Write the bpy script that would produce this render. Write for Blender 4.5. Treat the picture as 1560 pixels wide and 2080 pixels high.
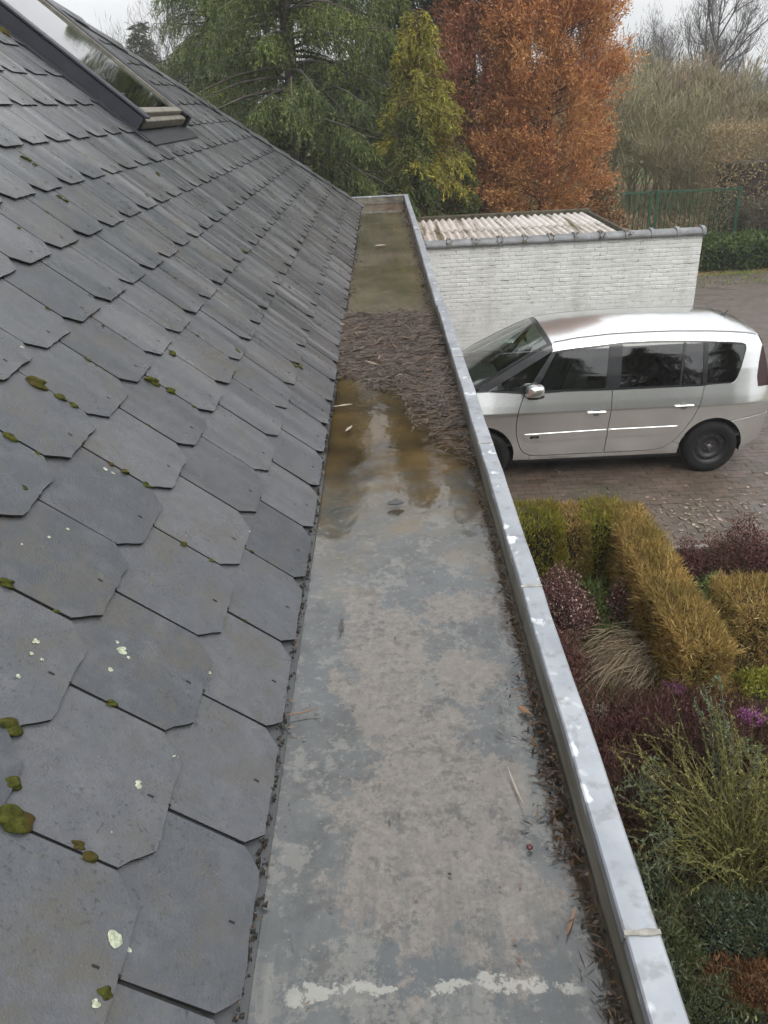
import bpy, bmesh, math, random
import numpy as np
from mathutils import Matrix, Vector
from mathutils.geometry import delaunay_2d_cdt

for o in list(bpy.data.objects):
    bpy.data.objects.remove(o)
scene = bpy.context.scene
COL = scene.collection
RNG = np.random.default_rng(7)
random.seed(7)
R = math.radians

# ------------------------------------------------------------------ camera
cam_d = bpy.data.cameras.new('camera')
cam = bpy.data.objects.new('camera', cam_d)
COL.objects.link(cam)
cam_d.sensor_fit = 'VERTICAL'
cam_d.sensor_height = 36.0
cam_d.sensor_width = 27.0
cam_d.lens = 27.0
cam_d.clip_start = 0.02
cam_d.clip_end = 3000
AX = np.array([[0.99884, -0.04574, -0.01537], [-0.00792, -0.46969, 0.88279], [-0.04759, -0.88164, -0.46951]])
mw = Matrix.Identity(4)
for i in range(3):
    mw[i][0] = AX[i, 0]
    mw[i][1] = -AX[i, 1]
    mw[i][2] = -AX[i, 2]
mw[0][3], mw[1][3], mw[2][3] = 0.0, 0.0, 4.3
cam.matrix_world = mw
scene.camera = cam

# ------------------------------------------------------------------ render / view
scene.view_settings.view_transform = 'Standard'
scene.view_settings.look = 'None'
scene.view_settings.exposure = 0.88
scene.view_settings.gamma = 1.0
scene.view_settings.use_curve_mapping = False
scene.render.engine = 'CYCLES'
scene.cycles.use_denoising = True
scene.cycles.max_bounces = 6
scene.cycles.diffuse_bounces = 3
scene.cycles.use_adaptive_sampling = True
scene.cycles.adaptive_threshold = 0.03
scene.cycles.transparent_max_bounces = 16
scene.cycles.volume_bounces = 1
scene.cycles.caustics_reflective = False
scene.cycles.caustics_refractive = False

# ------------------------------------------------------------------ world: overcast winter sky
SUN_V = Vector((0.30, -0.62, 0.80)).normalized()
w = bpy.data.worlds.new('World')
scene.world = w
w.use_nodes = True
wt = w.node_tree
wt.nodes.clear()
sky = wt.nodes.new('ShaderNodeTexSky')
sky.sky_type = 'NISHITA'
sky.sun_disc = False
sky.sun_elevation = math.asin(SUN_V.z)
sky.sun_rotation = math.atan2(SUN_V.x, SUN_V.y)
sky.dust_density = 6.0
sky.air_density = 1.0
hs = wt.nodes.new('ShaderNodeHueSaturation')
hs.inputs['Saturation'].default_value = 0.25
wt.links.new(sky.outputs[0], hs.inputs['Color'])
tc = wt.nodes.new('ShaderNodeTexCoord')
mp = wt.nodes.new('ShaderNodeMapping')
mp.inputs['Scale'].default_value = (1.0, 1.0, 2.6)
wt.links.new(tc.outputs['Generated'], mp.inputs['Vector'])
cn = wt.nodes.new('ShaderNodeTexNoise')
cn.inputs['Scale'].default_value = 2.2
cn.inputs['Detail'].default_value = 5.0
wt.links.new(mp.outputs[0], cn.inputs['Vector'])
cr = wt.nodes.new('ShaderNodeValToRGB')
cr.color_ramp.elements[0].position = 0.3
cr.color_ramp.elements[0].color = (12.6, 13.0, 13.6, 1)
cr.color_ramp.elements[1].position = 0.72
cr.color_ramp.elements[1].color = (16.2, 16.3, 16.5, 1)
wt.links.new(cn.outputs['Fac'], cr.inputs[0])
wm = wt.nodes.new('ShaderNodeMix')
wm.data_type = 'RGBA'
wm.inputs[0].default_value = 0.82
wt.links.new(hs.outputs[0], wm.inputs[6])
# overcast luminance distribution: L = Lz (1 + 2 sin e) / 3
sx = wt.nodes.new('ShaderNodeSeparateXYZ'); wt.links.new(tc.outputs['Generated'], sx.inputs[0])
mr = wt.nodes.new('ShaderNodeMapRange'); mr.inputs[1].default_value = 0.0; mr.inputs[2].default_value = 1.0; mr.inputs[3].default_value = 0.36; mr.inputs[4].default_value = 1.0
wt.links.new(sx.outputs[2], mr.inputs[0])
vm = wt.nodes.new('ShaderNodeVectorMath'); vm.operation = 'SCALE'
wt.links.new(cr.outputs[0], vm.inputs[0]); wt.links.new(mr.outputs[0], vm.inputs['Scale'])
wt.links.new(vm.outputs[0], wm.inputs[7])
bg = wt.nodes.new('ShaderNodeBackground')
bg.inputs['Strength'].default_value = 0.09
wt.links.new(wm.outputs[2], bg.inputs['Color'])
wo = wt.nodes.new('ShaderNodeOutputWorld')
wt.links.new(bg.outputs[0], wo.inputs['Surface'])

sun_d = bpy.data.lights.new('sun', 'SUN')
sun_d.energy = 0.8
sun_d.angle = R(35)
sun_d.color = (1.0, 0.96, 0.90)
sun = bpy.data.objects.new('sun', sun_d)
COL.objects.link(sun)
sun.rotation_euler = SUN_V.to_track_quat('Z', 'Y').to_euler()

# ------------------------------------------------------------------ helpers: objects
def tag(o, label=None, cat=None, group=None, kind=None):
    if label: o['label'] = label
    if cat: o['category'] = cat
    if group: o['group'] = group
    if kind: o['kind'] = kind
    return o

def empty(name, loc=(0, 0, 0), rz=0.0):
    o = bpy.data.objects.new(name, None)
    o.empty_display_size = 0.2
    o.location = loc
    o.rotation_euler = (0, 0, rz)
    COL.objects.link(o)
    return o

def link(name, me, parent=None, mats=None):
    if mats is not None:
        for m in (mats if isinstance(mats, (list, tuple)) else [mats]):
            me.materials.append(m)
    o = bpy.data.objects.new(name, me)
    COL.objects.link(o)
    if parent is not None: o.parent = parent
    return o

def npmesh(name, V, F, mats, parent=None, smooth=False, midx=None):
    """V (n,3), F (m,k) int array -> one mesh object"""
    V = np.ascontiguousarray(V, dtype=np.float32).reshape(-1, 3)
    F = np.ascontiguousarray(F, dtype=np.int32)
    me = bpy.data.meshes.new(name)
    m, k = F.shape
    me.vertices.add(len(V)); me.vertices.foreach_set('co', V.ravel())
    me.loops.add(m * k); me.loops.foreach_set('vertex_index', F.ravel())
    me.polygons.add(m)
    me.polygons.foreach_set('loop_start', np.arange(0, m * k, k, dtype=np.int32))
    if midx is not None: me.polygons.foreach_set('material_index', np.ascontiguousarray(midx, dtype=np.int32))
    if smooth: me.polygons.foreach_set('use_smooth', np.ones(m, dtype=bool))
    me.update(calc_edges=True)
    return link(name, me, parent, mats)

class MB:
    """collects faces for one mesh"""
    def __init__(s): s.v = []; s.f = []; s.m = []
    def add(s, vs, fs, m=0):
        b = len(s.v); s.v += [tuple(map(float, p)) for p in vs]
        for f in fs: s.f.append(tuple(b + i for i in f)); s.m.append(m)
    def box(s, x0, x1, y0, y1, z0, z1, m=0):
        s.add([(x0,y0,z0),(x1,y0,z0),(x1,y1,z0),(x0,y1,z0),(x0,y0,z1),(x1,y0,z1),(x1,y1,z1),(x0,y1,z1)],
              [(0,3,2,1),(4,5,6,7),(0,1,5,4),(1,2,6,5),(2,3,7,6),(3,0,4,7)], m)
    def prism(s, poly, ext, m=0):
        """poly: list of 3D points, ext: extrusion vector"""
        n = len(poly); e = np.array(ext, float)
        P = [np.array(p, float) for p in poly]
        s.add(P + [p + e for p in P], [tuple(range(n))[::-1], tuple(range(n, 2*n))] + [(i, (i+1) % n, n+(i+1) % n, n+i) for i in range(n)], m)
    def tube(s, p0, p1, r0, r1=None, n=8, m=0, caps=True):
        r1 = r0 if r1 is None else r1
        p0 = np.array(p0, float); p1 = np.array(p1, float); d = p1 - p0; d /= np.linalg.norm(d) + 1e-9
        a = np.cross(d, (0, 0, 1.0)) if abs(d[2]) < .95 else np.cross(d, (1.0, 0, 0)); a /= np.linalg.norm(a); b = np.cross(d, a)
        vs = []
        for p, r in ((p0, r0), (p1, r1)):
            for i in range(n):
                t = 2*math.pi*i/n; vs.append(p + r*(math.cos(t)*a + math.sin(t)*b))
        fs = [(i, (i+1) % n, n+(i+1) % n, n+i) for i in range(n)]
        if caps: fs += [tuple(range(n))[::-1], tuple(range(n, 2*n))]
        s.add(vs, fs, m)
    def lathe(s, prof, n=32, axis='y', c=(0, 0, 0), m=0):
        """prof: (r, h) list revolved around axis through c"""
        vs = []
        for r, h in prof:
            for i in range(n):
                t = 2*math.pi*i/n; a, b = r*math.cos(t), r*math.sin(t)
                p = (a, h, b) if axis == 'y' else ((a, b, h) if axis == 'z' else (h, a, b))
                vs.append((p[0]+c[0], p[1]+c[1], p[2]+c[2]))
        k = len(prof)
        s.add(vs, [(j*n+i, j*n+(i+1) % n, (j+1)*n+(i+1) % n, (j+1)*n+i) for j in range(k-1) for i in range(n)], m)
    def build(s, name, mats, parent=None, smooth=False, bevel=0.0, fix=True):
        me = bpy.data.meshes.new(name)
        me.from_pydata(s.v, [], s.f)
        me.polygons.foreach_set('material_index', s.m)
        if fix or bevel:
            bm = bmesh.new(); bm.from_mesh(me)
            bmesh.ops.recalc_face_normals(bm, faces=bm.faces)
            if bevel: bmesh.ops.bevel(bm, geom=bm.edges[:], offset=bevel, segments=1, affect='EDGES', clamp_overlap=True)
            bm.to_mesh(me); bm.free()
        if smooth: me.polygons.foreach_set('use_smooth', [True]*len(me.polygons))
        me.update()
        return link(name, me, parent, mats)

def unit(v): return v / (np.linalg.norm(v, axis=-1, keepdims=True) + 1e-9)

def leaf_verts(c, d, L, W, rng, sidev=None):
    """diamond leaves: c,d (n,3); L,W (n,) -> verts (n*4,3), faces (n,4)"""
    n = len(c)
    if sidev is None:
        sidev = rng.normal(size=(n, 3))
    s = unit(np.cross(d, sidev))
    L = np.broadcast_to(np.asarray(L, float), (n,))[:, None]; W = np.broadcast_to(np.asarray(W, float), (n,))[:, None]
    mid = c + d*L*.45
    V = np.stack([c, mid + s*W*.5, c + d*L, mid - s*W*.5], axis=1).reshape(-1, 3)
    F = np.arange(n*4).reshape(n, 4)
    return V, F

def tube_verts(P0, P1, R0, R1, sides=4):
    """many tubes at once -> verts, quad faces"""
    P0 = np.asarray(P0, float); P1 = np.asarray(P1, float); R0 = np.asarray(R0, float); R1 = np.asarray(R1, float)
    d = unit(P1 - P0)
    ref = np.where(np.abs(d[:, 2:3]) > .95, np.array([[1.0, 0, 0]]), np.array([[0, 0, 1.0]]))
    a = unit(np.cross(d, ref)); b = np.cross(d, a)
    t = 2*np.pi*np.arange(sides)/sides
    ring = np.cos(t)[None, :, None]*a[:, None, :] + np.sin(t)[None, :, None]*b[:, None, :]
    V = np.concatenate([P0[:, None]+ring*R0[:, None, None], P1[:, None]+ring*R1[:, None, None]], axis=1)
    n = len(P0)
    i = np.arange(sides); j = (i+1) % sides
    f = np.stack([i, j, sides+j, sides+i], axis=1)
    F = (np.arange(n)[:, None, None]*2*sides + f[None]).reshape(-1, 4)
    return V.reshape(-1, 3), F

def merge(parts):
    Vs, Fs, b = [], [], 0
    for V, F in parts:
        Vs.append(V); Fs.append(F + b); b += len(V)
    return np.concatenate(Vs), np.concatenate(Fs)

def copy_tree(o, parent=None):
    c = o.copy(); COL.objects.link(c)
    if parent is not None: c.parent = parent
    for ch in list(o.children): copy_tree(ch, c)
    return c

# ------------------------------------------------------------------ helpers: materials
class NT:
    def __init__(s, name):
        s.mat = bpy.data.materials.new(name); s.mat.use_nodes = True
        s.t = s.mat.node_tree; s.t.nodes.clear()
        s.out = s.t.nodes.new('ShaderNodeOutputMaterial')
        s.geo = s.t.nodes.new('ShaderNodeNewGeometry')
        s.pos = s.geo.outputs['Position']
    def put(s, sock, v):
        if isinstance(v, bpy.types.NodeSocket): s.t.links.new(v, sock)
        else:
            if isinstance(v, (tuple, list)) and len(v) == 3 and sock.type == 'RGBA': v = (*v, 1)
            sock.default_value = v
    def n(s, typ, ins=None, **props):
        nd = s.t.nodes.new('ShaderNode' + typ)
        for k, v in props.items(): setattr(nd, k, v)
        for k, v in (ins or {}).items(): s.put(nd.inputs[k], v)
        return nd
    def noise(s, scale, detail=4, rough=.55, vec=None, dist=0.0, out='Fac'):
        return s.n('TexNoise', {'Vector': vec or s.pos, 'Scale': scale, 'Detail': detail, 'Roughness': rough, 'Distortion': dist}).outputs[out]
    def nc(s, *a, **k): return s.step(s.noise(*a, **k), .33, .67)
    def voro(s, scale, vec=None, out='Distance', feature='F1'):
        return s.n('TexVoronoi', {'Vector': vec or s.pos, 'Scale': scale}, feature=feature).outputs[out]
    def map(s, scale=(1, 1, 1), rot=(0, 0, 0), loc=(0, 0, 0), vec=None):
        return s.n('Mapping', {'Vector': vec or s.pos, 'Scale': scale, 'Rotation': rot, 'Location': loc}).outputs[0]
    def math(s, op, a, b=0.0, clamp=False):
        nd = s.n('Math', {0: a, 1: b}, operation=op); nd.use_clamp = clamp; return nd.outputs[0]
    def ramp(s, fac, stops, interp='LINEAR'):
        nd = s.n('ValToRGB', {0: fac}); cr = nd.color_ramp; cr.interpolation = interp
        while len(cr.elements) < len(stops): cr.elements.new(0.5)
        for e, (p, c) in zip(cr.elements, stops):
            e.position = p
            if not isinstance(c, (tuple, list)): c = (c, c, c)
            e.color = (*c[:3], 1)
        return nd.outputs[0]
    def step(s, fac, lo, hi):
        return s.n('MapRange', {0: fac, 1: lo, 2: hi, 3: 0.0, 4: 1.0}, clamp=True).outputs[0]
    def mix(s, f, a, b, blend='MIX'):
        nd = s.n('Mix', {}, data_type='RGBA', blend_type=blend)
        s.put(nd.inputs[0], f); s.put(nd.inputs[6], a if not (isinstance(a, tuple) and len(a) == 3) else (*a, 1)); s.put(nd.inputs[7], b if not (isinstance(b, tuple) and len(b) == 3) else (*b, 1))
        return nd.outputs[2]
    def sep(s, vec=None):
        return s.n('SeparateXYZ', {0: vec or s.pos}).outputs
    def bump(s, h, strength=.3, dist=.01):
        return s.n('Bump', {'Height': h, 'Strength': strength, 'Distance': dist}).outputs[0]
    def bsdf(s, color, rough=.6, metal=0.0, spec=.5, normal=None, **kw):
        ins = {'Base Color': color, 'Roughness': rough, 'Metallic': metal, 'Specular IOR Level': spec}
        if normal is not None: ins['Normal'] = normal
        for k, v in kw.items(): ins[k.replace('_', ' ')] = v
        return s.n('BsdfPrincipled', ins).outputs[0]
    def done(s, sh):
        s.t.links.new(sh, s.out.inputs['Surface']); return s.mat

def plain(name, col, rough=.6, metal=0.0, spec=.5, var=.12, scale=6.0, bump=0.0):
    t = NT(name)
    nz = t.nc(scale, 5)
    c = t.mix(nz, tuple(x*(1-var) for x in col), tuple(min(1, x*(1+var)) for x in col))
    nm = t.bump(t.noise(scale*12, 3), bump, .004) if bump else None
    return t.done(t.bsdf(c, rough, metal, spec, nm))

def foliage(name, cols, rough=.6, patch=None, patch_scale=1.2, trans=.25):
    """cols: 3 colours spread over leaves at random; patch: colour mixed in by a large noise"""
    t = NT(name)
    rnd = t.geo.outputs['Random Per Island']
    k = len(cols)
    c = t.ramp(rnd, [(i/(k-1), cols[i]) for i in range(k)])
    if patch:
        c = t.mix(t.step(t.noise(patch_scale, 3), .42, .62), c, t.mix(.75, c, patch))
    b = t.bsdf(c, rough, 0, .3)
    if trans:
        tr = t.n('BsdfTranslucent', {'Color': c}).outputs[0]
        b = t.n('MixShader', {0: trans, 1: b, 2: tr}).outputs[0]
    return t.done(b)

# ================================================================== MATERIALS for the setting
def m_ground():
    t = NT('ground_soil_grass')
    x, y, z = t.sep()
    n1 = t.noise(.35, 6); n2 = t.noise(14, 4)
    grass = t.mix(n2, (.050, .080, .018), (.115, .150, .035))
    dead = t.mix(n2, (.10, .065, .035), (.20, .135, .075))
    far = t.mix(t.step(t.math('ADD', n1, t.math('MULTIPLY', n2, .25)), .56, .70), grass, dead)
    soil = t.mix(t.nc(30, 6), (.012, .010, .007), (.040, .030, .019))
    bed = t.math('MULTIPLY', t.math('LESS_THAN', y, 7.6), t.math('GREATER_THAN', y, -6.0))
    bed = t.math('MULTIPLY', bed, t.math('LESS_THAN', x, 9.0))
    c = t.mix(bed, far, soil)
    return t.done(t.bsdf(c, .9, 0, .2, t.bump(t.noise(60, 5), .6, .03)))

def m_paver(island=False):
    t = NT('paver_clay_joined' if island else 'paver_clay')
    rnd = t.geo.outputs['Random Per Island'] if island else t.n('ObjectInfo').outputs['Random']
    c = t.ramp(rnd, [(0, (.072, .052, .040)), (.5, (.092, .066, .050)), (1, (.112, .079, .060))])
    c = t.mix(t.step(t.noise(9, 6), .45, .75), c, (.052, .046, .036))
    c = t.mix(t.math('MULTIPLY', t.step(t.noise(2.2, 4), .52, .7), .45), c, (.035, .045, .018))
    rough = t.ramp(t.noise(3.0, 4), [(.35, .32), (.65, .7)])
    return t.done(t.bsdf(c, rough, 0, .5, t.bump(t.noise(160, 4), .35, .004)))

def m_drive():
    t = NT('driveway_clay_bond')
    vec = t.n('CombineXYZ', {0: t.sep()[0], 1: t.sep()[1], 2: 0.0}).outputs[0]
    br = t.n('TexBrick', {'Vector': vec, 'Color1': (.074, .054, .042, 1), 'Color2': (.105, .075, .058, 1), 'Mortar': (.042, .036, .029, 1), 'Scale': 1.0,
                          'Mortar Size': .006, 'Brick Width': .2, 'Row Height': .1}, offset=.5)
    c = t.mix(t.step(t.noise(6, 6), .45, .75), br.outputs[0], (.055, .050, .040))
    rough = t.ramp(t.noise(2.0, 4), [(.35, .35), (.65, .7)])
    return t.done(t.bsdf(c, rough, 0, .5, t.bump(br.outputs[1], -.5, .006)))

M_GROUND = m_ground(); M_PAVER = m_paver(); M_PAVER_J = m_paver(True); M_DRIVE = m_drive()

# ================================================================== GROUND
def sheet(name, x0, x1, y0, y1, z, mat, kind='structure', parent=None, nx=1, ny=1):
    xs = np.linspace(x0, x1, nx+1); ys = np.linspace(y0, y1, ny+1)
    X, Y = np.meshgrid(xs, ys); V = np.stack([X, Y, np.full_like(X, z)], -1).reshape(-1, 3)
    i = np.arange(nx)[None, :] + np.arange(ny)[:, None]*(nx+1)
    F = np.stack([i, i+1, i+nx+2, i+nx+1], -1).reshape(-1, 4)
    o = npmesh(name, V, F, mat, parent)
    if kind: o['kind'] = kind
    return o

ground = sheet('ground', -900, 900, -900, 1500, -.03, M_GROUND)
drive = sheet('driveway', -.2, 16, 6.95, 20.3, -.023, M_DRIVE)

# clay pavers: the nearest as pieces of their own, the rest joined
PW, PH, PG = .2, .1, .004
def paver_mesh():
    m = MB(); a, b = (PW-PG)/2, (PH-PG)/2
    m.box(-a, a, -b, b, 0, .022)
    bm_o = m.build('paver', M_PAVER, None, bevel=.004)
    return bm_o
pv0 = paver_mesh(); pv0.parent = drive
spots = []
for j in range(int((12.0-6.97)/PH)):
    for i in range(int(6.9/PW)):
        x = .1 + i*PW + (PW/2 if j % 2 else 0); y = 7.02 + j*PH
        spots.append((x, y))
def seen(s):
    x, y = s
    near = (y < 8.7 and x > 1.0 and x < 4.9 and x > .36*y/1.1*.45) or (x > 4.7 and y < 9)
    return near
front = sorted([s for s in spots if seen(s)], key=lambda s: s[1] - .02*s[0])[:300]
fs = set(front)
for k, (x, y) in enumerate(front):
    o = pv0 if k == 0 else pv0.copy()
    if k: COL.objects.link(o); o.parent = drive
    o.location = (x, y, -.0225 + random.uniform(-.002, .002))
    o.rotation_euler = (random.gauss(0, .006), random.gauss(0, .004), random.gauss(0, .006))
m = MB()
a, b = (PW-PG)/2, (PH-PG)/2
for s in spots:
    if s in fs: continue
    x, y = s; z = -.0005 + random.uniform(-.002, .002)
    m.add([(x-a, y-b, z), (x+a, y-b, z), (x+a, y+b, z), (x-a, y+b, z), (x-a, y-b, -.0225), (x+a, y-b, -.0225), (x+a, y+b, -.0225), (x-a, y+b, -.0225)],
          [(0, 1, 2, 3), (4, 5, 1, 0), (5, 6, 2, 1), (6, 7, 3, 2), (7, 4, 0, 3)])
tag(m.build('paver_field', M_PAVER_J, drive, fix=False), kind='stuff')

# concrete kerb between the bed and the driveway
mk = plain('kerb_concrete', (.20, .19, .17), .85, bump=.4)
m = MB(); m.box(.4, 3.25, 6.88, 6.945, -.05, .05); m.build('kerb', mk, None, bevel=.008)['kind'] = 'structure'

# distant wooded hill on the right
def hill():
    t = NT('hill_woods'); c = t.mix(t.nc(.05, 8, .7), (.06, .066, .072), (.10, .105, .11))
    mt = t.done(t.bsdf(c, 1, 0, .1))
    xs = np.linspace(105, 520, 120); rows = []
    rr = np.random.default_rng(3)
    prof = np.clip((xs-105)/25, .3, 1)*(7.5 + 2.5*np.sin((xs-105)/70) + .7*np.sin(xs/9) + rr.normal(0, .35, 120))
    V = np.concatenate([np.stack([xs, 300+0*xs, 0*xs-1], -1), np.stack([xs, 330+0*xs, prof*.8], -1), np.stack([xs, 400+0*xs, prof], -1)])
    i = np.arange(119)
    F = np.concatenate([np.stack([i, i+1, i+121, i+120], -1), np.stack([i+120, i+121, i+241, i+240], -1)])
    o = npmesh('hill', V, F, mt, None, True); o['kind'] = 'structure'
hill()

# ================================================================== HOUSE (roof, skylight, gutter)
TH = R(41.0); CT, ST = math.cos(TH), math.sin(TH)
ZG = 3.1; EX = -.27
def RP(y, s, h=0.0): return (EX - s*CT + h*ST, y, ZG + s*ST + h*CT)
ROOF_M = Matrix(((0, -CT, ST, EX), (1, 0, 0, 0), (0, ST, CT, ZG), (0, 0, 0, 1)))   # local (y, s, h)
HIP = lambda s: 10.97 - 1.1*s

def m_slate(island):
    t = NT('slate_joined' if island else 'slate_fibre_cement')
    rnd = t.geo.outputs['Random Per Island'] if island else t.n('ObjectInfo').outputs['Random']
    loc = t.map(rot=(0, -TH, 0), loc=(0, 0, 0))        # x: down the slope, y: along the eave
    c = t.ramp(rnd, [(0, (.045, .050, .058)), (.5, (.063, .068, .077)), (1, (.092, .095, .102))])
    # weather streaks running down the slope, stronger away from the eave
    st = t.noise(1.0, 5, .65, t.map((.9, 17, 1), vec=loc))
    big = t.noise(.9, 3, .5)
    up = t.step(t.sep()[1], 1.6, 4.2)
    f = t.math('MULTIPLY', t.math('MULTIPLY', t.step(st, .44, .58), t.step(big, .36, .54)), t.math('MULTIPLY', up, .95))
    strk = f
    pale = t.math('MULTIPLY', t.step(t.noise(1.3, 5, .6, t.map((1, 5, 1), vec=loc)), .44, .64), t.math('MULTIPLY', up, .75))  # pale weathering on far slates, with grazing sky sheen painted into the colour
    c = t.mix(pale, c, (.205, .205, .208))
    gn = t.noise(34, 8, .75)
    c = t.mix(t.math('MULTIPLY', t.step(gn, .38, .64), .55), c, t.mix(.5, c, (.012, .014, .016)))
    c = t.mix(t.math('MULTIPLY', t.step(t.noise(11, 7, .7), .50, .68), .4), c, (.118, .122, .128))
    c = t.mix(strk, c, (.024, .028, .030))
    # damp brownish blotches and fine dark specks
    bl = t.math('MULTIPLY', t.step(t.noise(7, 9, .75), .48, .60), t.step(t.noise(2.6, 3), .44, .56))
    c = t.mix(t.math('MULTIPLY', bl, .65), c, (.072, .065, .050))
    sp = t.math('MULTIPLY', t.step(t.noise(95, 4, .65), .57, .66), t.step(t.noise(5, 5, .6), .42, .58))
    c = t.mix(t.math('MULTIPLY', sp, .75), c, (.020, .021, .020))
    gr = t.math('MULTIPLY', t.step(t.noise(45, 4), .64, .72), t.step(t.noise(3.1, 3), .52, .64))
    c = t.mix(t.math('MULTIPLY', gr, .7), c, (.085, .092, .045))
    rough = t.ramp(t.noise(6.0, 7, .7), [(.3, .20), (.7, .46)])
    nm = t.bump(t.math('ADD', t.noise(260, 3), t.math('MULTIPLY', t.noise(22, 6, .65), 1.6)), .30, .004)
    return t.done(t.bsdf(c, rough, 0, .55, nm))
M_SLATE = m_slate(False); M_SLATE_J = m_slate(True)
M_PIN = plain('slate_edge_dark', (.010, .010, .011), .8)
M_UNDER = plain('underlay_black', (.008, .008, .009), .9)
M_LEAD = plain('lead_flashing', (.05, .053, .06), .38, .5, bump=.2)

house = tag(empty('house', (-3.2, 5.2, 0)), 'house with grey slate hipped roof, skylight and wide flooded zinc gutter', 'house')
HW = Matrix.Translation((3.2, -5.2, 0))
def hpart(o, parent=house):
    o.parent = parent
    if parent is house: o.matrix_parent_inverse = HW
    return o

# ---- wall below the eaves
m = MB(); m.box(-6.4, -.2, -4, 10.4, 0, 2.92)
hpart(m.build('wall', plain('house_brick', (.30, .17, .12), .85, bump=.3)))
# ---- roof slope: underlay sheet, slates on it
SR = 4.6
m = MB()
m.add([RP(-1.2, -.01, -.012), RP(HIP(0), -.01, -.012), RP(HIP(SR), SR, -.012), RP(-1.2, SR, -.012),
       RP(-1.2, -.01, -.05), RP(HIP(0), -.01, -.05), RP(HIP(SR), SR, -.05), RP(-1.2, SR, -.05)],
      [(0, 1, 2, 3), (7, 6, 5, 4), (0, 4, 5, 1), (1, 5, 6, 2), (2, 6, 7, 3), (3, 7, 4, 0)])
slope = hpart(m.build('roof_slope', M_UNDER))
# far and hip-end slopes (slated, turned away from the camera)
px = RP(0, SR)[0]; pz = RP(0, SR)[2]; hy = HIP(SR)
m = MB()
m.add([(EX, HIP(0)+.02, ZG-.01), (px, hy, pz-.03), (2*px-EX, HIP(0)+.02, ZG-.01)], [(0, 1, 2)])
m.add([(px, -1.2, pz-.03), (px, hy, pz-.03), (2*px-EX, HIP(0), ZG), (2*px-EX, -1.2, ZG)], [(0, 1, 2, 3)])
hpart(m.build('rear_slope', M_SLATE_J, fix=False))

SWID, SEXP, CH = .2938, .2462, .05
def slate_poly(length, w=SWID-.0065):
    h = w/2; CH = .036 if length < .3 else .05
    return [(-h+CH, 0), (h-CH, 0), (h, CH), (h, length), (-h, length), (-h, CH)]
def clip_hip(poly, yc, s0):
    """keep the part left of the hip line"""
    out = []; n = len(poly)
    d = lambda p: HIP(s0+p[1]) - .02 - (yc+p[0])
    for i in range(n):
        a, b = poly[i], poly[(i+1) % n]; da, db = d(a), d(b)
        if da >= 0: out.append(a)
        if da*db < 0:
            k = da/(da-db); out.append((a[0]+k*(b[0]-a[0]), a[1]+k*(b[1]-a[1])))
    return out
TK = .0050
def slate_geo(poly, pin=True, bow=True):
    """verts/faces of one slate in its own frame (x along eave, y up the slope, z normal)"""
    m = MB(); n = len(poly); L = max(p[1] for p in poly)
    m.prism([(p[0], p[1], 0) for p in poly], (0, 0, TK))
    for q_ in range(2, 2+n): m.m[q_] = 1        # dark cut edges, with the gap's shadow painted in
    if pin: m.box(SWID/2-.0034, SWID/2+.0034, CH+.004, L-.01, -.0015, .0012, 1)      # dark strip: silt plus the deep joint's shade put into colour
    if pin:
        m.box(-.0014, .0014, .031, .042, TK-.001, TK+.0015, 1)
        m.box(-.0018, .0018, -.003, .002, -.001, TK+.001, 1)
    return m
LEN0, LEN1 = .29, .33
proto = {}
def worn(poly, rr):
    """slightly chipped lower outline"""
    out = []; n = len(poly)
    for i in range(n):
        a = np.array(poly[i]); b = np.array(poly[(i+1) % n]); low = a[1] < .2 and b[1] < .2
        k = max(1, int(np.linalg.norm(b-a)/.022)) if low else 1
        for q in range(k):
            p = a + (b-a)*q/k
            if low: p = p + rr.normal(0, .0011, 2) - (rr.random() < .06)*(p - np.array([0, .15]))*.012
            out.append((float(p[0]), float(p[1])))
    return out
def slate_obj(kind):
    key = (kind, random.randrange(7))
    if key not in proto:
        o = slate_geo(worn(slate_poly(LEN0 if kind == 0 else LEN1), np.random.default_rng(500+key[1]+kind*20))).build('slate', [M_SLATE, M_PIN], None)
        proto[key] = o.data; bpy.data.objects.remove(o)
    return proto[key]
slates = []
for k in range(0, 16):
    s0 = .010 if k == 0 else .206 + SEXP*(k-1)
    off = .640 if k % 2 == 0 else .790
    for i in range(-6, 40):
        yc = off + SWID*(i+.5)
        if yc + SWID/2 < -.7: continue
        if yc - SWID/2 > HIP(s0): continue
        if 5.50 < yc-.15 and yc+.15 < 6.72 and s0 > 1.70 and s0 < 2.9: continue
        y = yc; dist = math.sqrt(y*y + (s0*CT+.27)**2 + (1.2-s0*ST)**2)
        vis = (y > .35) and (s0 < .36 + .5*y)
        slates.append((dist + (0 if vis else 50), k, yc, s0))
slates.sort()
SMESH_V, SMESH_F, SMESH_M = [], [], []
def slate_matrix(yc, s0, k, jit):
    lift = .0115 + jit[0]
    tilt = math.atan2(lift, LEN1)
    return (ROOF_M @ Matrix.Translation((yc, s0 + jit[1], lift)) @ Matrix.Rotation(-tilt, 4, 'X') @ Matrix.Rotation(jit[2], 4, 'Z'))
far = MB()
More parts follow.
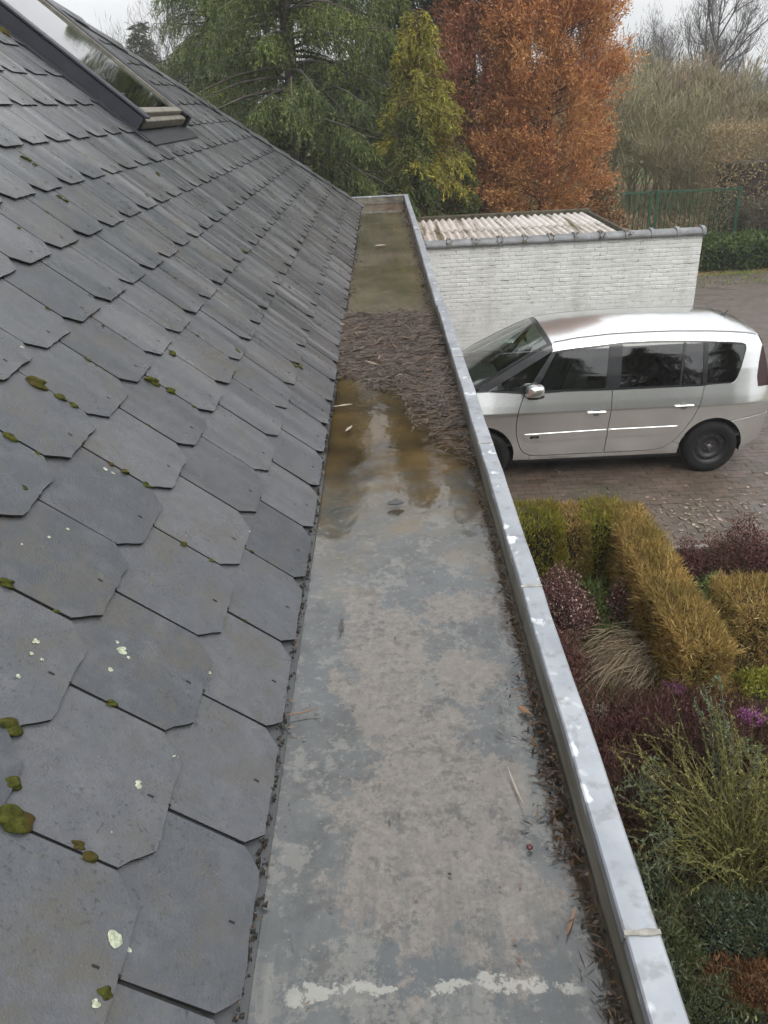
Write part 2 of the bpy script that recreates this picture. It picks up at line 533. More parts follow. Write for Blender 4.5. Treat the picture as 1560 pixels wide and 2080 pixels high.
for idx, (dist, k, yc, s0) in enumerate(slates):
    jit = (random.uniform(-.0012, .002), random.gauss(0, .0018), random.gauss(0, .0035))
    M4 = slate_matrix(yc, s0, k, jit)
    full = HIP(s0+LEN1) - .03 > yc + SWID/2
    if idx < 300:
        if full:
            o = link('slate', slate_obj(0 if k == 0 else 1), slope)
        else:
            poly = clip_hip(slate_poly(LEN1), yc, s0)
            if len(poly) < 3: continue
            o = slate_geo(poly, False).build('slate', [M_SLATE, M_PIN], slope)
        o.matrix_parent_inverse = Matrix.Identity(4)
        o.matrix_local = M4
    else:
        poly = slate_poly(LEN0 if k == 0 else LEN1)
        if not full: poly = clip_hip(poly, yc, s0)
        if len(poly) < 3: continue
        g = slate_geo(poly, full)
        far.add([tuple(M4 @ Vector(p)) for p in g.v], g.f); far.m[-len(g.f):] = g.m
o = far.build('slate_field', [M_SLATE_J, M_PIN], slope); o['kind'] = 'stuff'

# ---- hip caps
hip = None
hd = np.array([-CT, -1.1, ST]); hl = np.linalg.norm(hd); hd /= hl
nrm1 = np.array([ST, 0, CT]); nrm2 = np.array([0, ST*.75, 1.0]); nrm2 = np.array([0, .512, .859])
ax1 = np.cross(nrm1, hd); ax1 /= np.linalg.norm(ax1)
if ax1[0] < 0 and ax1[1] > 0: ax1 = -ax1
if ax1[1] > 0: ax1 = -ax1          # points onto our slope (towards -y)
ax2 = np.cross(nrm2, hd); ax2 /= np.linalg.norm(ax2)
if ax2[0] > 0: ax2 = -ax2
base0 = np.array(RP(HIP(0), 0, .0))
nrm = (nrm1+nrm2); nrm /= np.linalg.norm(nrm)
m = MB()
m.add([base0 + nrm*.004, base0 + nrm*.004 + hd*6.0, base0 + ax1*.05 + hd*6.0 + nrm1*.012, base0 + ax1*.05 + nrm1*.012], [(0, 1, 2, 3)])
hip = hpart(m.build('hip_line', M_UNDER, fix=False))
capl = .40
for i in range(14):
    p = base0 + hd*(i*capl - .04); j = random.uniform(-.004, .004)
    up0 = .040 + j; up1 = .022
    m = MB(); wdt = .135 + random.uniform(-.006, .006)
    q0 = p + nrm*up0; q1 = p + hd*(capl+.06) + nrm*up1
    a0 = p + ax1*wdt + nrm1*(.030+j); a1 = p + hd*(capl+.06) + ax1*wdt + nrm1*.020
    b0 = p + ax2*wdt + nrm2*(.030+j); b1 = p + hd*(capl+.06) + ax2*wdt + nrm2*.020
    d1 = -nrm1*.007; d2 = -nrm2*.007
    m.add([q0, a0, a1, q1, q0+d1, a0+d1, a1+d1, q1+d1], [(0, 1, 2, 3), (4, 7, 6, 5), (0, 4, 5, 1), (1, 5, 6, 2), (2, 6, 7, 3)])
    m.add([q0, b0, b1, q1, q0+d2, b0+d2, b1+d2, q1+d2], [(3, 2, 1, 0), (5, 6, 7, 4), (1, 5, 4, 0), (2, 6, 5, 1), (3, 7, 6, 2)])
    c = m.build('hip_cap', M_SLATE, hip)

# ---- skylight
t = NT('skylight_glass')
fr = t.n('Fresnel', {'IOR': 1.52}).outputs[0]
gl = t.n('BsdfGlossy', {'Color': (1, 1, 1, 1), 'Roughness': .04, 'Normal': t.bump(t.noise(5, 3), .02, .01)}).outputs[0]
tr = t.n('BsdfTransparent', {'Color': (.86, .93, .87, 1)}).outputs[0]
M_SKYG = t.done(t.n('MixShader', {0: t.math('MULTIPLY', fr, 1.25, True), 1: tr, 2: gl}).outputs[0])
M_SKYF = plain('skylight_cover_metal', (.040, .042, .052), .42, .3, bump=.1)
M_SKYW = plain('skylight_sash_weathered', (.16, .148, .120), .6, var=.35, scale=14)
M_REV = plain('skylight_reveal', (.74, .82, .68), .7)
Y0, Y1, S0, S1 = 5.49, 6.72, 1.69, 3.16
def rbox(m, y0, y1, s0, s1, h0, h1, mi=0):
    P = [RP(*p) for p in ((y0,s0,h0),(y1,s0,h0),(y1,s1,h0),(y0,s1,h0),(y0,s0,h1),(y1,s0,h1),(y1,s1,h1),(y0,s1,h1))]
    m.add(P, [(0,3,2,1),(4,5,6,7),(0,1,5,4),(1,2,6,5),(2,3,7,6),(3,0,4,7)], mi)
m = MB()
rbox(m, Y0, Y0+.035, S0, S1, -.05, .105); rbox(m, Y1-.035, Y1, S0, S1, -.05, .105)
rbox(m, Y0+.036, Y1-.036, S1-.09, S1, -.05, .108)
skyl = hpart(m.build('skylight', M_SKYF, bevel=.006))
def sk(name, mat, *boxes, bevel=.004):
    m = MB()
    for b_ in boxes: rbox(m, *b_)
    return m.build(name, mat, skyl, bevel=bevel)
sk('side_cover', M_SKYF, (Y0-.012, Y0+.062, S0-.015, S1+.01, .106, .124))
sk('side_cover', M_SKYF, (Y1-.062, Y1+.012, S0-.015, S1+.01, .106, .124))
sk('top_cover', M_SKYF, (Y0+.063, Y1-.063, S1-.12, S1+.02, .110, .130))
sk('sash_rail', M_SKYW, (Y0+.064, Y1-.064, S0+.035, S0+.085, .075, .118))
sk('sash_side', M_SKYW, (Y0+.064, Y0+.085, S0+.087, S1-.122, .088, .114))
sk('sash_side', M_SKYW, (Y1-.085, Y1-.064, S0+.087, S1-.122, .088, .114))
sk('bottom_rail', M_SKYW, (Y0+.037, Y1-.037, S0-.012, S0+.032, .030, .088))
sk('bottom_frame', M_SKYF, (Y0+.037, Y1-.037, S0-.004, S0+.040, -.04, .028))
sk('drip_corner', M_SKYF, (Y1+.013, Y1+.045, S0-.03, S0+.05, .02, .112))
sk('latch', M_SKYF, (Y0+.11, Y0+.17, S0+.20, S0+.215, .112, .118), bevel=.001)
g = sk('glass_pane', M_SKYG, (Y0+.088, Y1-.088, S0+.087, S1-.125, .096, .102), bevel=0)
m = MB()
rv = .32
P = [RP(*p) for p in ((Y0+.06,S0+.06,.07),(Y1-.06,S0+.06,.07),(Y1-.06,S1-.1,.07),(Y0+.06,S1-.1,.07),(Y0+.06,S0+.06,-rv),(Y1-.06,S0+.06,-rv),(Y1-.06,S1-.1,-rv),(Y0+.06,S1-.1,-rv))]
m.add(P, [(4,5,6,7),(0,1,5,4),(1,2,6,5),(2,3,7,6),(3,0,4,7)])
m.build('reveal', M_REV, skyl, fix=False)
m = MB()
rbox(m, Y0-.05, Y1+.05, S0-.14, S0-.016, .016, .024); rbox(m, Y0-.10, Y0-.013, S0-.10, S1+.1, .014, .020); rbox(m, Y1+.013, Y1+.08, S0-.10, S1+.1, .014, .020)
m.build('flashing', M_LEAD, skyl)

# ---- moss cushions and lichen on the slates
t = NT('moss_green')
c = t.mix(t.nc(90, 5, .7), (.030, .036, .008), (.110, .115, .025))
c = t.mix(t.step(t.noise(14, 3), .5, .65), c, (.085, .062, .022))
M_MOSS = t.done(t.bsdf(c, .95, 0, .1, t.bump(t.noise(420, 4, .7), 1.0, .006)))
t = NT('lichen_pale')
c = t.mix(t.nc(140, 4), (.26, .29, .20), (.52, .54, .42))
M_LICH = t.done(t.bsdf(c, .95, 0, .1, t.bump(t.noise(500, 3), .8, .003)))
MOSS = [(1.958,.888,.0285),(1.96,.82,.0183),(1.961,.781,.0145),(1.667,.831,.016),(1.667,.763,.0092),(1.518,.729,.0097),(1.811,.615,.0076),(1.813,.577,.014),(1.814,.513,.0129),(1.231,.64,.0149),(.94,.503,.0175),(.848,.456,.0151),(.795,.43,.0248),(.79,.302,.0135),(.80,.325,.009),(.616,.216,.0147),(1.669,.363,.0111),(1.671,.28,.01),(2.387,.666,.0222),(2.405,.602,.0225),(2.401,.516,.0113),(2.684,.67,.0175),(3.12,.477,.0122),(3.421,.229,.0135),(3.46,.198,.0137),(3.535,1.619,.0143),(3.548,1.602,.0123),(3.545,1.572,.0124),(3.389,1.395,.012),(3.393,1.37,.0121),(4.842,1.355,.0142),(4.611,.723,.0226),(2.681,.999,.0084),(2.76,.957,.0087),(2.394,1.036,.0061),(2.252,.844,.0074),(2.533,.894,.0049),(2.821,1.323,.0085),(4.279,1.259,.0101),(1.086,.365,.0091),(.651,.219,.0055),(5.324,2.534,.0345)]
def blob(r, flat, stretch, seed, n=3, rough=.22):
    rr = np.random.default_rng(seed)
    bm = bmesh.new(); bmesh.ops.create_icosphere(bm, subdivisions=n, radius=1.0)
    ph = rr.uniform(0, 6, (6, 3)); fq = rr.uniform(1.5, 4.5, (6, 3))
    for v in bm.verts:
        p = np.array(v.co); k = sum(math.sin(fq[i] @ p + ph[i, 0]) for i in range(6))/6
        q = p*(1 + rough*k*1.6)
        v.co = (q[0]*r, q[1]*r*stretch, max(q[2], -.25)*r*flat)
    me = bpy.data.meshes.new('blob'); bm.to_mesh(me); bm.free()
    me.polygons.foreach_set('use_smooth', [True]*len(me.polygons))
    return me
t = NT('moss_tips')
c = t.ramp(t.geo.outputs['Random Per Island'], [(0, (.018, .022, .005)), (.4, (.075, .085, .016)), (.75, (.21, .22, .050)), (1, (.32, .30, .095))])
M_MOSST = t.done(t.bsdf(c, .9, 0, .1))
for _ in range(70):          # small tufts lodged in the joints
    k = random.randrange(0, 6); s0 = .010 if k == 0 else .206 + SEXP*(k-1); i = random.randrange(0, 14)
    yj = (.640 if k % 2 == 0 else .790) + SWID*i
    MOSS.append((yj + random.gauss(0, .003), s0 + random.uniform(.05, .20), random.uniform(.003, .0065)) if random.random() < .6 else (yj + SWID*.5 + random.uniform(-.09, .09), s0 + .002, random.uniform(.0025, .005)))
for i, (y, s, r) in enumerate(MOSS):
    h = .010 + TK*.5; rr = np.random.default_rng(900+i)
    me = blob(r*.74, random.uniform(.65, .85), random.choice([1.0, 1.3, 1.6]), i, 4, .32)
    o = link('moss_cushion', me, slope, M_MOSS)
    o.matrix_local = ROOF_M @ Matrix.Translation((y, s, h)) @ Matrix.Rotation(random.uniform(-.3, .3), 4, 'Z')
    vs = np.array([v.co[:] for v in me.vertices]); ns = np.array([v.normal[:] for v in me.vertices]); kk = rr.integers(0, len(vs), 700)
    Vm, Fm = leaf_verts(vs[kk]*(1-.02) + rr.normal(0, .0006, (700, 3)), unit(ns[kk] + rr.normal(0, .45, (700, 3))), rr.uniform(.003, .0075, 700), rr.uniform(.0012, .0026, 700), rr)
    tip = npmesh('moss_shoots', Vm, Fm, M_MOSST, slope); tip.matrix_local = o.matrix_local.copy(); tip['kind'] = 'stuff'
LICH = [(1.226,.39,.0118),(.948,.268,.0102),(.688,.225,.0142),(.685,.205,.009),(.706,.037,.0068),(1.037,.22,.0073),(1.132,.539,.0063),(1.039,.531,.0051),(1.162,.394,.0057),(1.1,.534,.0044),(1.297,.201,.0053),(.973,.217,.0052),(1.099,.513,.0035),(1.775,.619,.0062),(1.778,.599,.005),(.599,.226,.0059),(1.895,.208,.0042),(1.421,.629,.0042),(1.478,.608,.0043),(1.357,.663,.003),(.844,.283,.0031),(2.078,.982,.0067),(1.24,.405,.005),(1.215,.372,.004)]
for i, (y, s, r) in enumerate(LICH):
    o = link('lichen_patch', blob(r*.72, .09, random.uniform(.8, 1.25), 100+i, 4, .55), slope, M_LICH)
    kk = 0 if s < .206 else int((s-.206)/SEXP)+1
    s0 = .010 if kk == 0 else .206+SEXP*(kk-1)
    hh = .0115*(1-(s-s0)/LEN1) + TK + .0008
    o.matrix_local = ROOF_M @ Matrix.Translation((y, s, hh)) @ Matrix.Rotation(random.uniform(0, 3), 4, 'Z')

# ---- gutter
def m_floor():
    t = NT('gutter_floor_silt')
    wv = t.n('VectorMath', {0: t.pos, 1: t.n('VectorMath', {0: t.noise(9, 5, .65, out='Color'), 'Scale': .13}, operation='SCALE').outputs[0]}, operation='ADD').outputs[0]
    wv = t.n('VectorMath', {0: wv, 1: (.065, .065, .065)}, operation='SUBTRACT').outputs[0]
    x, y, z = t.sep(wv)
    def ell(cx, cy, rx, ry):
        a = t.math('DIVIDE', t.math('SUBTRACT', x, cx), rx); b_ = t.math('DIVIDE', t.math('SUBTRACT', y, cy), ry)
        return t.math('SUBTRACT', 1.0, t.math('SQRT', t.math('ADD', t.math('MULTIPLY', a, a), t.math('MULTIPLY', b_, b_))))
    loc_ = t.map(loc=(3.1, 7.7, 0))
    tan = ell(.04, 1.00, .17, .26)
    for e in ((.13, .86, .11, .14), (-.01, 1.32, .11, .20), (.16, 1.70, .10, .08), (-.10, 1.69, .07, .10), (.14, 1.43, .08, .11), (-.03, 1.52, .11, .20), (.01, .82, .10, .07), (-.16, 1.42, .03, .05), (.19, 1.1, .05, .08)):
        tan = t.math('MAXIMUM', tan, ell(*e))
    fine = t.math('ADD', t.math('MULTIPLY', t.math('SUBTRACT', t.noise(8, 10, .78), .5), 3.6), t.math('MULTIPLY', t.math('SUBTRACT', t.noise(60, 6, .75), .5), .9))
    tm = t.math('MULTIPLY', t.step(t.math('ADD', tan, fine), -.10, .04), .9)
    g = t.mix(t.nc(6, 9, .72), (.025, .028, .028), (.080, .085, .084))
    g = t.mix(t.math('MULTIPLY', t.step(t.noise(3.3, 6, .6), .5, .62), .7), g, (.052, .061, .064))
    g = t.mix(t.math('MULTIPLY', t.step(t.noise(7, 10, .78, loc_), .535, .56), .65), g, (.128, .125, .112))
    tanc = t.mix(t.nc(55, 8, .8), (.058, .050, .043), (.162, .143, .123))
    tanc = t.mix(t.math('MULTIPLY', t.step(t.noise(5, 6, .65), .48, .62), .7), tanc, (.120, .101, .082))
    c = t.mix(tm, g, tanc)
    c = t.mix(t.math('MULTIPLY', t.step(t.noise(15, 10, .8), .535, .585), .7), c, (.026, .028, .026))
    c = t.mix(t.math('MULTIPLY', t.step(t.noise(42, 7, .75), .55, .62), .5), c, (.160, .150, .130))
    sm = t.noise(1.0, 5, .65, t.map((26, 3.5, 1)))
    smf = t.math('MULTIPLY', t.step(sm, .50, .62), t.step(y, 1.02, .80))
    c = t.mix(t.math('MULTIPLY', smf, .55), c, (.036, .043, .045))
    spk = t.math('MULTIPLY', t.step(t.noise(150, 3, .6), .62, .70), t.step(t.noise(9, 4), .44, .58))
    c = t.mix(t.math('MULTIPLY', spk, .7), c, (.065, .060, .048))
    lsp = t.step(t.voro(55), .10, .05)
    c = t.mix(t.math('MULTIPLY', t.math('MULTIPLY', lsp, t.step(t.noise(7, 3), .5, .6)), .5), c, (.21, .20, .17))
    # worn white joint line across the floor
    wl = t.math('SUBTRACT', 1.0, t.math('DIVIDE', t.math('ABSOLUTE', t.math('SUBTRACT', t.math('ADD', y, t.math('MULTIPLY', x, .025)), .700)), .016))
    wl = t.math('MULTIPLY', t.step(t.math('ADD', wl, t.math('MULTIPLY', t.math('SUBTRACT', t.nc(15, 7, .72), .62), 2.6)), .10, .40), t.math('MULTIPLY', t.step(x, -.21, -.18), t.step(x, .25, .22)))
    c = t.mix(t.math('MULTIPLY', wl, .8), c, (.24, .235, .21))
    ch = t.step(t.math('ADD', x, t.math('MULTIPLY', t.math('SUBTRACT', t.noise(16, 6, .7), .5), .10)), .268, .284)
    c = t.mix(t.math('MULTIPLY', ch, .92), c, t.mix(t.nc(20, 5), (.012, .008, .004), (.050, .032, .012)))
    # tannin-brown silt further along
    mud = t.mix(t.nc(4.5, 5, .6), (.026, .016, .005), (.100, .064, .020))
    c = t.mix(t.step(t.math('ADD', y, t.math('MULTIPLY', t.math('SUBTRACT', t.noise(6, 6, .7), .5), 2.6)), 1.95, 2.75), c, mud)
    sil = t.mix(t.nc(3.2, 5, .6, t.map((1, .6, 1))), (.080, .066, .042), (.185, .155, .112))
    sil = t.mix(t.step(t.noise(1.6, 3), .5, .62), sil, (.090, .078, .045))
    c = t.mix(t.step(y, 4.7, 5.1), c, sil)
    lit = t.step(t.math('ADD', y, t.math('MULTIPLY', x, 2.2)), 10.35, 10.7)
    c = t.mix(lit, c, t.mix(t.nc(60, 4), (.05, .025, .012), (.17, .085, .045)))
    wet = t.step(t.math('ADD', t.sep()[1], t.math('MULTIPLY', t.math('SUBTRACT', t.noise(12, 5, .7), .5), .9)), 2.80, 2.40)
    cn_ = t.bump(t.math('ADD', t.noise(16, 2, .4, t.map((1, .7, 1))), t.math('MULTIPLY', t.noise(90, 2, .5), .08)), .10, .010)
    nd = t.n('BsdfPrincipled', {'Base Color': c, 'Roughness': .5, 'Specular IOR Level': .2, 'Normal': t.bump(t.math('ADD', t.noise(70, 6, .7), t.math('MULTIPLY', tm, .5)), .18, .004),
                                'Coat Weight': wet, 'Coat IOR': 1.5, 'Coat Roughness': t.ramp(t.noise(5, 4), [(.35, .02), (.65, .07)]), 'Coat Normal': cn_})
    return t.done(nd.outputs[0])
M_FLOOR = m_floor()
t = NT('zinc_coping')
bl = t.step(t.noise(24, 4, .5, t.map((1, .75, 1))), .60, .66)
bl = t.math('MULTIPLY', bl, t.step(t.noise(5.0, 3), .46, .54))
c = t.mix(t.nc(7, 4), (.25, .268, .292), (.36, .378, .402))
c = t.mix(t.math('MULTIPLY', t.step(t.noise(30, 4), .54, .66), .5), c, (.17, .172, .168))
c = t.mix(t.math('MULTIPLY', bl, .8), c, (.66, .68, .70))
M_ZINC = t.done(t.bsdf(c, t.ramp(bl, [(0, .42), (1, .5)]), t.ramp(bl, [(0, .35), (1, 0.0)]), .5, t.bump(t.noise(18, 3), .08, .01)))
t = NT('zinc_stained')
x, y, z = t.sep()
c = t.mix(t.nc(2.5, 5, .6, t.map((4, 1, 7))), (.110, .100, .076), (.26, .245, .20))
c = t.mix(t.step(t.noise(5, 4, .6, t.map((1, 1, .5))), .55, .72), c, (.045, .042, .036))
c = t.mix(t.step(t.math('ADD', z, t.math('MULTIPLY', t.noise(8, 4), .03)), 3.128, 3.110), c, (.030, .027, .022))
M_ZSTAIN = t.done(t.bsdf(c, .5, .15, .4))
M_SOLDER = plain('solder_smear', (.27, .26, .23), .55, .2, var=.4, scale=40)

GX0, GX1, GY0, GY1 = -.32, .312, -.6, 11.06
def floor_z(x, y):
    sag = .012*np.exp(-((y-3.2)/.9)**2) + .008*np.exp(-((y-7.2)/1.9)**2)
    return ZG - .003 - sag + .0015*np.sin(7*x+1.3*y)*np.sin(2.1*y)
nx, ny = 22, 240
xs = np.linspace(GX0, GX1, nx+1); ys = np.linspace(GY0, GY1, ny+1)
X, Y = np.meshgrid(xs, ys)
V = np.stack([X, Y, floor_z(X, Y)], -1).reshape(-1, 3)
i = np.arange(nx)[None, :] + np.arange(ny)[:, None]*(nx+1)
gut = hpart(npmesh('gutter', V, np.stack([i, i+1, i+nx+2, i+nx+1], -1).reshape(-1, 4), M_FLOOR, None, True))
def gpart(m, name, mat, **k): return m.build(name, mat, gut, **k)
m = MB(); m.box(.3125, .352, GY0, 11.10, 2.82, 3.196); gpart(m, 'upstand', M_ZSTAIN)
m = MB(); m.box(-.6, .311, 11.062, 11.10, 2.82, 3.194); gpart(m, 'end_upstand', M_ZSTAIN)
m = MB(); m.box(-.35, .311, GY0, 11.061, 2.82, 2.86); gpart(m, 'soffit', plain('soffit_board', (.35, .34, .32), .8))
jy = [-.6, .705, 1.625, 2.55, 3.62, 4.70, 6.25, 7.85, 9.45, 11.055]
for k in range(len(jy)-1):
    m = MB(); y0, y1 = jy[k]+.0015, jy[k+1]-.0015; dz = random.uniform(-.0012, .0012) - (.004 if k >= 5 else 0); dx = random.uniform(-.0015, .0015) - (.004 if k >= 5 else 0)
    x0, x1 = .3085+dx, .3605+dx
    # folded sheet: top plate with lips both sides
    pr = [(x0, 3.178), (x0, 3.2015), (x0+.003, 3.2045), (x1-.003, 3.2045), (x1, 3.2015), (x1, 3.165), (x1-.002, 3.165), (x1-.002, 3.1995), (x0+.002, 3.1995), (x0+.002, 3.178)]
    nseg = max(6, int((y1-y0)/.11)); vs = []; n_ = len(pr); w1, w2 = random.uniform(0, 6), random.uniform(0, 6)
    for q_ in range(nseg+1):
        yy = y0 + (y1-y0)*q_/nseg; bx_ = .0011*math.sin(yy*9+w1) + .0007*math.sin(yy*23+w2); bz_ = .0009*math.sin(yy*11+w2) + .0006*math.sin(yy*31+w1)
        vs += [(px_+bx_, yy, pz_+dz+bz_) for px_, pz_ in pr]
    fs_ = [tuple(range(n_))[::-1], tuple(range(nseg*n_, nseg*n_+n_))] + [(q_*n_+a_, q_*n_+(a_+1) % n_, (q_+1)*n_+(a_+1) % n_, (q_+1)*n_+a_) for q_ in range(nseg) for a_ in range(n_)]
    m.add(vs, fs_)
    gpart(m, 'coping_sheet', M_ZINC)
for k, y in enumerate(jy[1:-1]):
    o = link('solder_seam', blob(.011 if k else .013, .06, .7, 300+k, 3, .45), gut, M_SOLDER)
    o.location = (.334 + random.uniform(-.004, .004), y, 3.2048 - (.004 if k >= 5 else 0)); o.scale = (1.9, .55, 1)
    m = MB(); m.box(.3075, .3615, y-.004, y+.004, 3.199, 3.2055 - (.0035 if k >= 5 else 0)); gpart(m, 'lap_seam', M_SOLDER)
m = MB(); m.box(-.62, .362, 11.056, 11.108, 3.190, 3.2065); gpart(m, 'end_coping', M_ZINC, bevel=.003)
# lead apron under the eave slates
m = MB(); m.add([(EX+.012, GY0, ZG-.001), (EX+.012, 10.95, ZG-.001), (EX-.10, 10.95, ZG+.075), (EX-.10, GY0, ZG+.075)], [(0, 1, 2, 3)])
gpart(m, 'eave_apron', plain('apron_dirty', (.050, .053, .056), .45, bump=.4), fix=False)

# ---- standing water in the gutter
t = NT('gutter_water')
hgt = t.noise(16, 2, .4, t.map((1, .7, 1)))
hgt2 = t.noise(90, 2, .5)
nm = t.bump(t.math('ADD', hgt, t.math('MULTIPLY', hgt2, .08)), .10, .010)
fr = t.n('Fresnel', {'IOR': 1.33, 'Normal': nm}).outputs[0]
gl = t.n('BsdfGlossy', {'Color': (1, 1, 1, 1), 'Roughness': .015, 'Normal': nm}).outputs[0]
tr = t.n('BsdfTransparent', {'Color': (.99, .985, .975, 1)}).outputs[0]
fade = t.step(t.math('ADD', t.sep()[1], t.math('MULTIPLY', t.math('SUBTRACT', t.noise(12, 5, .7), .5), .9)), 2.40, 2.80)
M_WATER = t.done(t.n('MixShader', {0: t.math('MULTIPLY', fr, fade), 1: tr, 2: gl}).outputs[0])
nx, ny = 3, 60
nx, ny = 120, 60
xs = np.linspace(-.30, .3118, nx+1); rr = np.random.default_rng(8)
front = np.full(nx+1, 1.9)
tt = np.linspace(0, 1, ny+1)**1.3
Y = front[None, :] + (11.06-front[None, :])*tt[:, None]; X = np.broadcast_to(xs[None, :], Y.shape)
i = np.arange(nx)[None, :] + np.arange(ny)[:, None]*(nx+1)
wat = npmesh('water', np.stack([X, Y, np.full_like(Y, ZG+.0035)], -1).reshape(-1, 3), np.stack([i, i+1, i+nx+2, i+nx+1], -1).reshape(-1, 4), M_WATER)
wat['kind'] = 'structure'

# ================================================================== LITTER in the gutter
def dam_lo(x): return np.interp(x, [-.32, -.27, -.076, .016, .06, .08, .18, .277, .312], [3.95, 3.8, 3.5, 3.43, 3.2, 3.0, 2.79, 2.6, 2.42])
def dam_h(x, y):
    lo = np.interp(x, [-.32, -.27, -.076, .016, .08, .18, .277, .312], [3.95, 3.82, 3.6, 3.52, 3.4, 3.22, 3.05, 2.9]) + .06*np.sin(37*x+1) + .05*np.sin(83*x+y*9) + .05*np.sin(151*x-y*17)
    hi = 4.98 + .06*np.sin(23*x)
    e = np.clip((y-lo)/.35, -1, 1); f = np.clip((hi-y)/.12, -1, 1)
    k = np.minimum(e, f)
    return np.where(k > 0, .0035 + .015*np.clip(k, 0, 1)**.7, -.02)
rng = np.random.default_rng(11)
nx, ny = 60, 280
xs = np.linspace(-.305, .312, nx+1); ys = np.linspace(2.3, 5.1, ny+1)
X, Y = np.meshgrid(xs, ys)
H = dam_h(X, Y); nz = rng.normal(0, 1, X.shape)
sm = nz.copy()
for _ in range(2): sm = (sm + np.roll(sm, 1, 0) + np.roll(sm, -1, 0) + np.roll(sm, 1, 1) + np.roll(sm, -1, 1))/5
H = H + np.where(H > 0, .012*sm + .0018*nz - .003, 0)
V = np.stack([X, Y, ZG + H], -1).reshape(-1, 3)
i = np.arange(nx)[None, :] + np.arange(ny)[:, None]*(nx+1)
F = np.stack([i, i+1, i+nx+2, i+nx+1], -1).reshape(-1, 4)
keep = (H.reshape(-1)[F] > -.005).any(1); F = F[keep]
t = NT('needle_mulch')
c = t.mix(t.nc(70, 5, .75), (.030, .023, .019), (.115, .090, .076))
c = t.mix(t.step(t.noise(4, 3), .5, .65), c, (.095, .062, .044))
M_MULCH = t.done(t.bsdf(c, .7, 0, .4, t.bump(t.noise(240, 4, .7), .8, .01)))
litter = npmesh('needle_litter', V, F, M_MULCH, None, True)
tag(litter, 'brown dam of rotting conifer needles lying across the flooded gutter', 'leaf litter', kind='stuff')
M_NEED = foliage('dead_needles', [(.022, .016, .012), (.075, .057, .045), (.16, .13, .11), (.095, .052, .027)], .6, trans=0)
n = 26000
x = rng.uniform(-.30, .308, n); y = rng.uniform(2.45, 5.0, n)
h = dam_h(x, y + rng.normal(0, .10, n)*(rng.random(n) < .35)); ok = (h > 0) | ((y > dam_lo(x)) & (rng.random(n) < .55) & (y < 4.9)); x, y, h = x[ok], y[ok], h[ok]; h = np.where(dam_h(x, y) > 0, h, .004); n = len(x)
ang = np.where(rng.random(n) < .6, rng.normal(0, .5, n), rng.uniform(0, 6.3, n))
d = unit(np.stack([np.cos(ang), np.sin(ang), rng.normal(.03, .16, n)], -1))
V1, F1 = leaf_verts(np.stack([x, y, ZG + h + rng.uniform(0, .008, n)], -1), d, rng.uniform(.02, .075, n), rng.uniform(.002, .0045, n), rng, np.tile([[0, 0, 1.0]], (n, 1)) + rng.normal(0, .4, (n, 3)))
k = 150; xb = rng.uniform(-.28, .29, k); yb = rng.uniform(2.9, 4.9, k); hb = dam_h(xb, yb); okb = hb > 0; xb, yb, hb = xb[okb], yb[okb], hb[okb]; k = len(xb); ab = rng.uniform(0, 6.3, k)
Vb, Fb = leaf_verts(np.stack([xb, yb, ZG + hb + .012], -1), unit(np.stack([np.cos(ab), np.sin(ab)*.5, rng.normal(.05, .1, k)], -1)), rng.uniform(.03, .12, k), rng.uniform(.004, .020, k), rng, np.tile([[0, 0, 1.0]], (k, 1)) + rng.normal(0, .3, (k, 3)))
tag(npmesh('matted_leaves', Vb, Fb, foliage('matted_leaves', [(.012, .009, .007), (.035, .024, .017), (.11, .06, .028), (.19, .15, .115)], .5, trans=0)), 'larger dead leaves, bark strips and twigs matted on top of the needle dam', 'leaf litter', kind='stuff')
# scraps along both edges of the gutter
def edge_bits(n, side, y0, y1, wid, Lr, Wr):
    y = rng.uniform(0, 1, n)**1.15*(y1-y0) + y0
    if side > 0: x = .311 - np.abs(rng.normal(0, wid, n)) - .004
    else: x = -.272 + np.abs(rng.normal(0, wid, n))*.8 - .012
    den = .5 + .5*np.sin(y*9+1)*np.sin(y*3.7)
    okk = rng.random(n) < .25 + .75*den
    x, y = x[okk], y[okk]; k = len(x)
    a = rng.uniform(0, 6.3, k); d = unit(np.stack([np.cos(a), np.sin(a)*1.2, rng.normal(.1, .2, k)], -1))
    z = ZG + .004 + np.abs(rng.normal(0, .004, k))
    return leaf_verts(np.stack([np.minimum(x, .309), y, z], -1), d*np.where(x > .27, -np.sign(d[:, :1].ravel()), 1)[:, None]*1.0, rng.uniform(*Lr, k), rng.uniform(*Wr, k), rng, np.tile([[0, 0, 1.0]], (k, 1)) + rng.normal(0, .5, (k, 3)))
parts = [(V1, F1),
         edge_bits(1500, 1, 4.8, 10.9, .03, (.01, .05), (.003, .010)), edge_bits(1600, -1, .3, 10.9, .012, (.006, .022), (.003, .008)), edge_bits(1200, -1, 4.8, 9.5, .035, (.01, .04), (.003, .008))]
